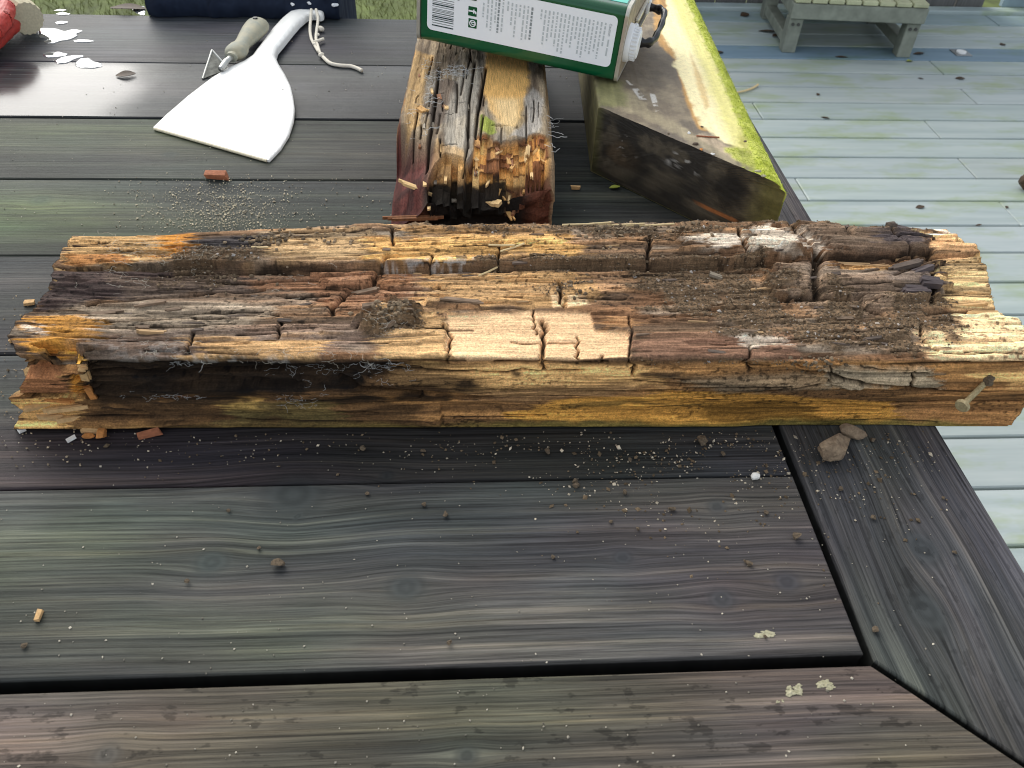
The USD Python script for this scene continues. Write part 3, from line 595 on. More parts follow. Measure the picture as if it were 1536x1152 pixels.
    paint((.55, .40, .22), m(T((1408, 398), (1500, 398), (1505, 464), (1408, 464)), .003, .003) * .9, .7); paint((.50, .315, .175), m(T((1398, 340), (1455, 338), (1490, 398), (1410, 404)), .003, .004) * .9, .5); paint((.66, .60, .52), m(T((1412, 352), (1428, 350), (1430, 366), (1414, 366)), .002, .004) * .8)
    # soil lying in the hollows (its own loose crumbs are strewn separately)
    sm = np.maximum.reduce([m(T((950, 414), (1190, 416), (1300, 455), (1420, 455), (1425, 500), (1380, 535), (1220, 520), (1120, 500), (985, 470)), .008, .012), m(T((600, 346), (1110, 350), (1060, 372), (640, 366)), .004, .010) * .8, m(T((720, 402), (1150, 400), (1140, 414), (720, 412)), .002, .003), m(T((1190, 350), (1400, 350), (1390, 368), (1200, 366)), .003, .008) * .8, m(T((240, 385), (330, 380), (420, 392), (330, 420), (240, 430)), .006, .010) * .6,
                              m(T((560, 462), (630, 458), (640, 480), (600, 505), (545, 500)), .004, .006), m(T((800, 430), (870, 428), (860, 446), (800, 446)), .003, .006) * .8, m(T((960, 538), (1200, 536), (1240, 556), (960, 556)), .003, .004) * .8, m(T((1040, 345), (1180, 350), (1150, 372), (1040, 366)), .003, .008) * .7])
    soil_m = np.clip(sm * (.25 + 1.5 * sstep(.36, .60, fbm(X * 45, S * 55, 3, 4, 33))), 0, 1) * (S > HB - .006) * ~below
    C = mixc(C, (.150, .108, .070), soil_m * .92); C *= (1 - .35 * soil_m * (fbm(X * 500, S * 500, 0, 2, 8) - .5) * 2)[..., None]
    D += soil_m * (.0022 * fbm(X * 160, S * 160, 2, 3, 41) + .0006 * n_fine)
    # ---- colours: the front, base made lighter and warmer to stand in for light there
    fr = front[..., None]; kf = np.clip((n_str - .36) * 3.2, 0, 1)
    Cf = mixc(np.tile(np.array([.14, .080, .040]), X.shape + (1,)), (.40, .225, .10), kf); Ct = C; C = Cf
    paint((.52, .33, .155), m(Fr((560, 550), (960, 542), (1000, 575), (820, 600), (600, 580)), .004, .006) * .85, .6); paint((.44, .29, .13), m(Fr((600, 545), (650, 545), (655, 562), (600, 560)), .002, .002) * .8)
    paint((.17, .105, .060), m(Fr((700, 585), (900, 572), (1000, 575), (900, 600), (720, 608)), .004, .006) * .7, .6)
    paint((.43, .235, .072), m(Fr((770, 622), (850, 603), (960, 594), (1020, 580), (1150, 584), (1330, 598), (1350, 622), (1340, 628), (1100, 634), (760, 634)), .002, .003), .35); paint((.16, .088, .026), m(Fr((1030, 612), (1110, 602), (1140, 595), (1200, 600), (1240, 632), (1130, 628), (1040, 622)), .002, .003) * .85, .4)
    paint((.13, .085, .03), m(Fr((830, 612), (960, 603), (1010, 610), (1060, 606), (1060, 611), (960, 610), (850, 617)), .001, .002) * .8); paint((.245, .215, .16), m(Fr((1235, 548), (1400, 550), (1405, 575), (1240, 572)), .003, .005) * .85, .6); paint((.17, .145, .105), m(Fr((990, 562), (1230, 556), (1250, 580), (1080, 585)), .004, .006) * .7, .6)
    paint((.27, .145, .068), m(Fr((1370, 575), (1545, 560), (1545, 610), (1490, 638), (1400, 620)), .004, .006) * .7, .5); paint((.50, .32, .15), m(Fr((1460, 555), (1545, 550), (1545, 572), (1500, 570)), .003, .003) * .8, .5)
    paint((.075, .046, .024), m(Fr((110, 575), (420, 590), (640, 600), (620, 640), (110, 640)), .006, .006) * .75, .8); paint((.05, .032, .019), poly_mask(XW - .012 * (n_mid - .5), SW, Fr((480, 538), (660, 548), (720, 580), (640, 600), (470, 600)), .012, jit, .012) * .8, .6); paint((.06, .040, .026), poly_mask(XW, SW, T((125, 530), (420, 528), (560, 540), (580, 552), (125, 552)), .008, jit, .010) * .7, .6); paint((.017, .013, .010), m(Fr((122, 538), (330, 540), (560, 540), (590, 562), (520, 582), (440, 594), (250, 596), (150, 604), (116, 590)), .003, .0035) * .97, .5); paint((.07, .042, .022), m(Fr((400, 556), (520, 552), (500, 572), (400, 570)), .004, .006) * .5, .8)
    paint((.30, .125, .04), m(Fr((238, 600), (330, 598), (300, 606), (235, 606)), .001, .0015) * .7, .7); paint((.42, .265, .10), m(Fr((350, 600), (400, 600), (398, 622), (335, 620)), .002, .004) * .8, .4)
    paint((.36, .20, .085), m(Fr((550, 596), (640, 600), (700, 600), (640, 612), (560, 606)), .002, .003) * .8); paint((.50, .31, .135), m(Fr((25, 612), (60, 606), (115, 608), (112, 640), (25, 644)), .002, .003) * .95, .8); paint((.45, .22, .06), m(Fr((105, 575), (124, 580), (122, 608), (105, 605)), .002, .0018) * .9, .7)
    paint((.20, .095, .05), m(Fr((35, 568), (105, 568), (105, 600), (38, 600)), .002, .004) * .9, .6); paint((.54, .32, .09), m(Fr((45, 545), (118, 540), (122, 560), (100, 562), (50, 556)), .002, .0018) * .8, .7)
    paint((.14, .125, .040), sstep(.008, .001, S + .006 * (n_iso - .5)) * (.35 + .5 * sstep(-.25, .1, X)) * (1 - sstep(.40, .43, X)), .3)
    paint((.15, .135, .055), m(Fr((340, 620), (500, 600), (520, 640), (330, 640)), .006, .008) * .5, .3)
    rot = sstep(.47, .60, fbm(X * 26, S * 70, 5, 5, 88) + .07 * sstep(-.05, -.25, X) - .22 * sstep(-.12, .06, X)) * sstep(-.290, -.275, X + .010 * (n_mid - .5)) * (.35 + .65 * sstep(.014, .024, S)); paint((.035, .023, .014), rot * .85, .5)
    C = Ct * (1 - fr) + C * fr
    # ---- relief
    # the higher strip along the back, its broken lip facing the camera
    lip = np.array(T((60, 396), (110, 400), (255, 400), (330, 402), (480, 408), (600, 407), (700, 408), (860, 409), (1000, 409), (1120, 408), (1220, 400), (1260, 399), (1330, 401), (1400, 396), (1440, 395), (1500, 395)))
    lip_s = np.interp(X, lip[:, 0], lip[:, 1]) + .0020 * (fbm(X * 45, 0, 2, 3, 17) - .5); hstrip = np.interp(X, [-.34, -.27, -.2, -.1, .25, .33, .44], [.0020, .0030, .0070, .0085, .0080, .0075, .0015])
    over = sstep(-.0012, .0012, S - lip_s) * top; D += hstrip * over; D -= .004 * np.exp(-((S - lip_s + .0022) / .0018) ** 2) * top * (.4 + fbm(X * 20, 0, 5, 3, 18))
    lipm = np.exp(-((S - lip_s) / .0030) ** 2) * top; C = mixc(C, (.105, .070, .042), lipm * .55)
    D += top * .0028 * np.sin(np.clip((S - HB) / WB, 0, 1) * 9.0 + 1.0) * .5
    # lifted plate on the right between the lip and the long crack
    plate = m(T((1190, 398), (1230, 408), (1400, 408), (1418, 440), (1405, 458), (1340, 462), (1290, 452), (1215, 452), (1170, 455), (1160, 440)), .0015, .0025); D += .0065 * plate
    D += .0035 * m(T((1030, 368), (1130, 368), (1122, 398), (1030, 398)), .001, .002) + .004 * m(T((1135, 360), (1165, 360), (1212, 394), (1200, 405), (1128, 404)), .001, .002) + .0035 * m(T((1195, 356), (1400, 360), (1400, 394), (1262, 400)), .001, .002)
    D = D * (1 - .85 * cream) - .0030 * cream - .0018 * rc; D -= .006 * m(T((1255, 404), (1350, 408), (1345, 420), (1255, 421)), .001, .002)
    D += .005 * m(T((640, 452), (690, 455), (724, 464), (700, 468), (640, 462)), .001, .001)
    D += .0045 * m(T((545, 335), (590, 335), (592, 418), (560, 420)), .003, .002) * over * .3 + .004 * m(T((480, 412), (575, 410), (560, 430), (500, 432)), .001, .002)
    clod = m(T((540, 478), (575, 466), (615, 458), (628, 470), (605, 492), (560, 498)), .004, .004); D += clod * (.004 + .010 * n_iso)
    # the front: a black hollow under the overhang, ledges and the broken left end
    hol = m(Fr((126, 548), (330, 550), (560, 552), (600, 566), (470, 580), (430, 588), (250, 586), (170, 600), (122, 592)), .0025, .004) * (S < HB - .003 - .010 * (fbm(X * 28, 0, 2, 3, 77) - .25)); D -= hol * (.010 + .006 * (n_mid - .5)) * np.interp(X, [-.3, -.28, -.15, -.06, -.02], [.5, 1, 1, .5, .15])
    D -= .012 * m(Fr((36, 548), (118, 540), (128, 568), (40, 572)), .0015, .003) + .010 * m(Fr((36, 600), (104, 598), (150, 603), (120, 609), (36, 610)), .001, .002)
    D -= .012 * m(T((70, 515), (122, 512), (126, 545), (80, 552)), .001, .003) * (X > -.40); D += .003 * (1 - sstep(.018, .022, S + .004 * (n_mid - .5))) * (X < -.02) * front
    D -= .0028 * m(Fr((520, 578), (740, 596), (700, 602), (540, 592)), .001, .002); D += .003 * m(Fr((1240, 548), (1400, 548), (1405, 574), (1250, 570)), .001, .002)
    D += m(Fr((1195, 536), (1255, 536), (1240, 556), (1222, 560), (1205, 552)), .002, .002) * .004
    D += .0030 * (n_mid - .5) * front + .0030 * front * np.sin(S * 130 + 4 * n_low)
    D += np.exp(-((S - HB) / .009) ** 2) * .010 * (fbm(X * 26, S * 8, 4, 3, 78) - .52)
    # ---- cracks: measured ones, then many small ones
    dark = np.zeros(X.shape)
    def crack(poly, w, depth, wob=.0012):
        nonlocal D, dark
        poly = np.asarray(poly, float)
        if len(poly) == 2: poly = np.array([poly[0] + (poly[1] - poly[0]) * t for t in np.linspace(0, 1, 7)])
        else: poly = np.array([np.interp(np.linspace(0, len(poly) - 1, 4 * len(poly)), np.arange(len(poly)), poly[:, k_]) for k_ in (0, 1)]).T
        poly = poly + wob * rng.normal(size=poly.shape) * np.array([[1, .6]]); d = seg_dist(X, S, poly, w * 3)
        g = np.exp(-(d / w) ** 2 * .9); D -= depth * g; dark = np.maximum(dark, sstep(.25, .8, g))
    for q, w, dp in [([(590, 352), (590, 380)], .0012, .006), ([(582, 398), (560, 430), (520, 436), (496, 468)], .0018, .008), ([(560, 431), (640, 434), (660, 430)], .0014, .006), ([(749, 380), (748, 412)], .0010, .006), ([(838, 425), (843, 448), (848, 462)], .0013, .006), ([(646, 412), (648, 395)], .001, .004),
                     ([(665, 482), (676, 500), (672, 520), (672, 545)], .0010, .006), ([(815, 478), (818, 495), (815, 545)], .0016, .008), ([(800, 466), (802, 490), (808, 500)], .0007, .004), ([(865, 504), (869, 540)], .0008, .005), ([(905, 530), (908, 548)], .0009, .005), ([(944, 475), (946, 545)], .0008, .004), ([(768, 511), (860, 512)], .0006, .003),
                     ([(975, 375), (973, 410)], .0016, .008), ([(1188, 355), (1196, 372), (1238, 402)], .0022, .009), ([(1268, 350), (1276, 372)], .0026, .010), ([(1228, 398), (1226, 450)], .0034, .011), ([(1172, 455), (1215, 451), (1226, 453), (1260, 458), (1290, 457), (1312, 472), (1328, 474)], .0020, .010), ([(1125, 515), (1122, 548)], .0010, .005), ([(1385, 490), (1382, 505), (1402, 525)], .0011, .005),
                     ([(1400, 392), (1330, 398), (1250, 400)], .0022, .009), ([(1340, 430), (1420, 404)], .0012, .006), ([(1290, 425), (1380, 412)], .0010, .005), ([(1402, 395), (1402, 462)], .0018, .006), ([(1390, 474), (1540, 464)], .0016, .006), ([(1120, 398), (1108, 372)], .0014, .006), ([(1330, 350), (1345, 372), (1380, 398)], .0014, .006), ([(420, 440), (490, 448)], .0011, .005), ([(290, 495), (282, 530)], .0011, .005), ([(421, 478), (420, 505)], .0009, .005), ([(130, 452), (280, 438), (400, 430)], .0012, .006), ([(160, 480), (330, 470)], .0011, .005), ([(250, 412), (420, 405), (520, 410)], .0015, .007), ([(330, 420), (560, 416)], .0010, .005)]:
        crack(T(*q), w, dp)
    for q, w, dp in [([(1240, 556), (1280, 568), (1395, 574)], .0014, .007), ([(1356, 575), (1366, 553)], .0009, .005), ([(1244, 566), (1242, 548)], .0008, .004), ([(505, 577), (590, 590), (740, 596)], .0012, .006), ([(1000, 597), (1230, 570)], .0006, .003), ([(1370, 597), (1530, 597)], .0005, .003), ([(1120, 545), (1122, 556)], .0009, .004), ([(630, 590), (632, 600)], .0009, .004), ([(130, 575), (260, 578), (420, 572)], .0014, .006), ([(815, 545), (816, 556)], .0012, .006), ([(946, 545), (950, 560)], .0010, .005), ([(580, 550), (640, 560), (760, 560), (880, 556)], .0006, .003)]:
        crack(Fr(*q), w, dp)
    for _ in range(170):                                              # along the grain
        x0 = rng.uniform(-.32, .42); s0 = rng.uniform(.004, HB + WB - .004)
        if -.06 < x0 < .13 and HB < s0 < HB + .07: continue
        L = rng.uniform(.012, .09); crack([(x0, s0), (x0 + L, s0 + rng.normal(0, .0015))], rng.uniform(.00045, .0009), rng.uniform(.001, .0035), .0005)
    for _ in range(48):                                              # across it, between two grain lines
        x0 = rng.uniform(-.3, .42); s0 = rng.uniform(HB - .004, HB + WB - .012) if rng.random() < .8 else rng.uniform(.01, .06)
        if -.03 < x0 < .13 and s0 < HB + .07: continue; L = rng.uniform(.004, .016); crack([(x0, s0), (x0 + rng.normal(0, .002), s0 + L)], rng.uniform(.0004, .0008), rng.uniform(.0015, .004), .0006)
    C = mixc(C, (.030, .020, .013), dark * .85)
    spk = fbm(X * 330, Sg * 650, 3, 3, 71); C = C * (1 - .55 * sstep(.58, .72, spk) * (.2 + .9 * sstep(.42, .62, n_mid)) * (1 - .9 * cream))[..., None] * (.80 + .45 * n_fib)[..., None]
    C = C * (1 + .55 * (fbm(X * 900, Sg * 1500, 1, 2, 72) - .5))[..., None] * 1.22; gy = C.mean(-1, keepdims=True); C = np.clip((gy + (C - gy) * 1.12) * np.array([1.05, .985, .93]) * (1 - .30 * sstep(-.08, -.24, X) * top)[..., None], .004, .95); C = np.clip(C * (C.mean(-1, keepdims=True) / .21) ** .26, .004, .92)
    # white mould and dust
    mo = np.clip(poly_mask(X, S, T((575, 400), (720, 398), (720, 412), (580, 412)), .004, jit, .006) + poly_mask(X, S, T((285, 535), (430, 535), (430, 550), (285, 550)), .004, jit, .008) * .7 + poly_mask(X, S, T((270, 545), (190, 545), (150, 520), (280, 510)), .006, jit, .012) * .4, 0, 1) * sstep(.45, .70, fbm(X * 260, S * 320, 2, 4, 51)); C = mixc(C, (.58, .56, .52), mo * .45)
    D *= np.where(below, 0, 1); D = np.where(S > HB + WB + .008, np.clip(D, -.002, .003), D)
    D = np.where(S < .003, np.minimum(D, .002), D)
    P = np.stack([X, Y + nrm[None, :, 0] * -D * 0 + D * nrm[None, :, 0] * 1, Z + D * nrm[None, :, 1]], -1)
    P[..., 2] = np.maximum(P[..., 2], ZT + .0006)
    V, F, CC = add_caps(P, np.clip(C, .004, .95), (1, 0, 0), None, 14, lambda q, e_: .010 * (fbm(q[:, 1] * 90, q[:, 2] * 140, e_, 3, 61)) * (1 if e_ else 1.6), lambda q, e_: mixc(np.tile([.16, .09, .04], (len(q), 1)), (.5, .32, .14), fbm(q[:, 1] * 200, q[:, 2] * 200, 1, 3, 62)))
    mm = trimesh.Trimesh(V, F, process=False)
    return mm, CC, P, soil_m, S, X
lt, ltC, ltP, ltSoil, ltS, ltX = long_timber()
if lt.volume < 0: lt.invert()
beam = thing('long_rotten_timber', 'long rotten split timber lying across the front of the table', 'timber', (0, .44, ZT))
obj('timber_body', lt, 'rotten_wood_lengthwise', beam, attrs={'Cd': ltC}, smooth=True)
def on_top(px, py, up=0.0):                # the actual displaced surface under a picture point
    q = bt(px, py); i = np.argmin((ltX - q[0]) ** 2 + (ltS - q[1]) ** 2); return ltP.reshape(-1, 3)[i] + [0, 0, up]
def on_front(px, py, out=0.0):
    q = bf(px, py); i = np.argmin((ltX - q[0]) ** 2 + (ltS - q[1]) ** 2); return ltP.reshape(-1, 3)[i] - [0, out, 0]
# pieces of the long timber: flakes, splinters, the screw, fine roots
fl = np.random.default_rng(21)
def splinter(r, w, L, h, rz, at, tilt=(0, 0)):
    """a thin piece of wood split along the grain: ragged stepped ends, flat faces"""
    xs = np.array([-.5, -.17, .17, .5]) * w; pts = []
    for x_ in xs:
        y0, y1 = -L / 2 + r.uniform(0, .38) * L * .5, L / 2 - r.uniform(0, .5) * L * .5
        for y_ in (y0, y1):
            for z_ in (-h / 2, h / 2 * r.uniform(.6, 1.0)): pts.append((x_, y_, z_))
    P_ = np.array(pts).reshape(4, 4, 3); V_ = []; F_s = []
    for k_ in range(3):
        a_, b_ = P_[k_].copy(), P_[k_].copy(); b_[:, 0] = xs[k_ + 1]; hx = hull(np.vstack([a_, b_])); F_s.append(np.asarray(hx.faces) + len(V_)); V_ += list(hx.vertices)
    m_ = trimesh.Trimesh(np.array(V_), np.vstack(F_s), process=False); m_.apply_transform(trimesh.transformations.euler_matrix(r.normal(0, .08) + tilt[1], r.normal(0, .14) + tilt[0], rz)); m_.apply_translation(at); return m_
plain('rot_orange', (.58, .33, .115), .85, .3, 260, .5, (1, .25, 1)); plain('rot_tan', (.68, .46, .21), .85, .25, 260, .5, (1, .25, 1)); plain('rot_brown', (.24, .10, .04), .85, .4, 260, .5, (1, .25, 1)); plain('rot_grey', (.36, .31, .24), .9, .3, 260, .5, (1, .25, 1))
def flake(px, py, L, W, H, rz, mt, where=on_top, name='wood_flake', tilt=(0, 0), sink=.3, label=None):
    p = where(px, py, H * (.5 - sink)) if where is on_top else where(px, py, H * .2)
    obj(name, splinter(fl, W, L, H, rz + math.pi / 2, p, tilt), mt, beam, label=label)
plain('flake_brown', (.19, .13, .085), .9, .45, 260, .6, (.3, 1, 1)); plain('flake_dark', (.10, .072, .055), .85, .45, 260, .6, (.3, 1, 1)); plain('flake_plum', (.070, .052, .052), .75, .4, 260, .6, (.3, 1, 1)); plain('flake_tan', (.40, .255, .125), .85, .35, 260, .6, (.3, 1, 1)); plain('flake_grey', (.235, .195, .145), .9, .35, 260, .6, (.3, 1, 1))
for a in [(1385, 424, .030, .0055, .005, .35, 'flake_plum', on_top, 'wood_flake', (.1, -.25)), (1362, 418, .036, .006, .005, .22, 'flake_dark', on_top, 'wood_flake', (.1, -.15)), (1340, 422, .030, .005, .004, .14, 'flake_grey', on_top, 'wood_flake', (0, -.1)),
          (1398, 440, .020, .010, .006, -.1, 'flake_plum', on_top, 'wood_flake', (0, .15)), (1376, 448, .026, .009, .006, .05, 'flake_plum', on_top), (1340, 360, .012, .007, .007, .4, 'flake_dark', on_top, 'wood_flake', (.3, .3)), (1355, 357, .018, .006, .005, -.1, 'flake_plum', on_top), (1272, 354, .005, .005, .012, .2, 'flake_dark', on_top),
          (1290, 405, .040, .004, .003, -.03, 'flake_tan', on_top), (1315, 409, .034, .003, .003, .06, 'flake_tan', on_top), (690, 460, .040, .005, .0018, -.10, 'flake_brown', on_top, 'wood_flake', (.2, 0)), (548, 436, .026, .004, .003, .06, 'flake_brown', on_top), (225, 498, .024, .004, .003, .05, 'flake_tan', on_top), (150, 462, .036, .004, .002, .08, 'flake_brown', on_top), (225, 452, .030, .003, .002, .15, 'flake_brown', on_top),
          (95, 622, .034, .004, .004, .1, 'tan_chip', on_front), (70, 632, .030, .004, .004, -.15, 'tan_chip', on_front), (52, 622, .022, .004, .003, .3, 'tan_chip', on_front), (82, 612, .026, .003, .003, -.1, 'orange_chip', on_front), (100, 633, .020, .004, .004, .4, 'tan_chip', on_front),
          (128, 598, .006, .006, .016, .1, 'orange_chip', on_front), (120, 575, .008, .006, .014, .1, 'tan_chip', on_front), (1075, 421, .014, .005, .003, -.5, 'flake_grey', on_top), (1180, 410, .030, .005, .004, .2, 'flake_grey', on_top), (1455, 462, .040, .005, .003, .0, 'tan_chip', on_top), (1480, 470, .030, .005, .003, .02, 'tan_chip', on_top), (560, 472, .020, .004, .003, .4, 'flake_brown', on_top), (585, 494, .014, .004, .003, .8, 'flake_brown', on_top)]:
    flake(*a)
for _ in range(60):
    px, py = fl.uniform(140, 1400), fl.uniform(360, 535)
    if 650 < px < 960 and py > 460: continue
    flake(px, py, fl.uniform(.006, .020), fl.uniform(.0012, .0032), fl.uniform(.001, .002), fl.normal(0, .12), fl.choice(['flake_dark', 'flake_dark', 'flake_tan', 'flake_brown']))
for k in range(7):
    px = [880, 930, 975][k % 3] if k < 3 else fl.uniform(300, 1000); py = 357 if k < 3 else fl.uniform(360, 420); L = .022 if k < 3 else fl.uniform(.006, .014); p = on_top(px, py, .0012); a_ = fl.normal(.06, .05) if k < 3 else fl.uniform(-1, 1)
    obj('straw', tube([p - [L, L * a_, 0], p, p + [L, L * a_, .001]], .0009, 6), 'straw', beam)
def curvy(r, p0, d0, L, n=7, wig=.6, drop=0):
    p = np.array(p0, float); a = math.atan2(d0[1], d0[0]); out = [p.copy()]
    for _ in range(n):
        a += r.normal(0, wig); p = p + np.array([math.cos(a), math.sin(a) * .8, r.normal(0, .25) - drop]) * L / n; out.append(p.copy())
    return np.array(out)
fib = []
for (cx, cy, w, h, n, L) in [(210, 375, 60, 25, 46, .022), (185, 410, 40, 25, 26, .018), (290, 390, 30, 14, 16, .016), (470, 540, 150, 10, 46, .012), (620, 410, 90, 8, 20, .010), (250, 525, 60, 16, 20, .012), (575, 500, 40, 20, 22, .012), (420, 410, 150, 30, 30, .010)]:
    for _ in range(n):
        p = on_top(cx + fl.normal() * w * .6, cy + fl.normal() * h * .6, .001); fib.append(tube(smooth_line(curvy(fl, p, (1, fl.normal() * 1.2), L * fl.uniform(.5, 1.3)), 3), fl.uniform(.00006, .00014), 3))
obj('fine_roots', trimesh.util.concatenate(fib), 'root_fibre', beam, kind='stuff')
fib = []
for (cx, cy, w, h, n, L) in [(560, 555, 50, 12, 40, .012), (480, 565, 90, 12, 40, .012), (270, 555, 30, 15, 26, .010), (250, 598, 50, 4, 30, .006), (450, 600, 40, 14, 26, .010)]:
    for _ in range(n):
        p = on_front(cx + fl.normal() * w * .6, cy + fl.normal() * h * .6, .001); fib.append(tube(smooth_line(curvy(fl, p, (1, fl.normal()), L * fl.uniform(.5, 1.3), 6, .8, .1), 3) - [0, .001, 0], fl.uniform(.00005, .00011), 3))
obj('cobweb_strands', trimesh.util.concatenate(fib), 'cobweb', beam, kind='stuff')
# the rusty screw sticking out of the front
s0 = on_front(1472, 566); s1 = at_y(1444, 608, s0[1] - .020)
ax = np.linspace(0, 1, 60); rad = .0020 + .0004 * np.sin(ax * 60 * 1.6); pts = s0 + (s1 - s0) * ax[:, None]
obj('screw', tube(pts, rad, 10), 'rust_screw', beam, label='rusty screw sticking out of the front', smooth=True)
dv = (s1 - s0) / np.linalg.norm(s1 - s0); scr = tube([s1 - dv * .004, s1 - dv * .001, s1 + dv * .0006, s1 + dv * .0022], [.0026, .0052, .0056, .0048], 12); obj('screw_head', scr, 'rust_screw', beam, smooth=40)
for q, sz in [((1474, 562), .010), ((1478, 559), .007)]: obj('soil_lump', lump(fl, (sz, sz, sz * .8), on_front(*q, .002), 40, .3), 'soil_crumb', beam)

# loose soil on the timber
wgt = (ltSoil * (ltS < HB + WB + .006)).ravel(); wgt = wgt / wgt.sum(); pick = fl.choice(len(wgt), 15000, p=wgt); pts = ltP.reshape(-1, 3)[pick] + np.column_stack([fl.normal(0, .0006, (15000, 2)), np.full(15000, .0002)])
sz = np.clip(fl.lognormal(math.log(.00055), .5, 15000), .0002, .0022); (gv, gf), gk = grains(fl, pts, sz)
tone = np.repeat(fl.uniform(.45, 1.5, (15000, 1)) * np.array([[.165, .118, .074]]) + (fl.random((15000, 1)) < .05) * .25, gk, 0)
obj('soil', (gv, gf), 'crumbs', label='dry brown soil crumbs lying in the hollows of the long timber', cat='soil', kind='stuff', attrs={'Cd': tone})
soil_extra = []
for (px, py, w, n, s_) in [(415, 365, 14, 60, .0016), (385, 372, 20, 40, .0013), (920, 362, 26, 90, .0017), (590, 478, 22, 80, .0016), (1050, 350, 40, 60, .0014), (480, 360, 30, 40, .0014), (1225, 548, 20, 60, .0012), (860, 438, 22, 40, .0012), (360, 410, 40, 50, .0012)]:
    for _ in range(n): soil_extra.append((on_top(px + fl.normal() * w, py + fl.normal() * w * .35, .0007), s_ * fl.uniform(.5, 1.5)))
(gv, gf), gk = grains(fl, [a[0] for a in soil_extra], [a[1] for a in soil_extra], ICO)
obj('soil', (gv, gf), 'crumbs', label='grey brown clods and debris heaped along the back edge of the long timber', cat='soil', kind='stuff', attrs={'Cd': np.repeat(fl.uniform(.5, 1.6, (len(soil_extra), 1)) * np.array([[.165, .122, .078]]), gk, 0)})

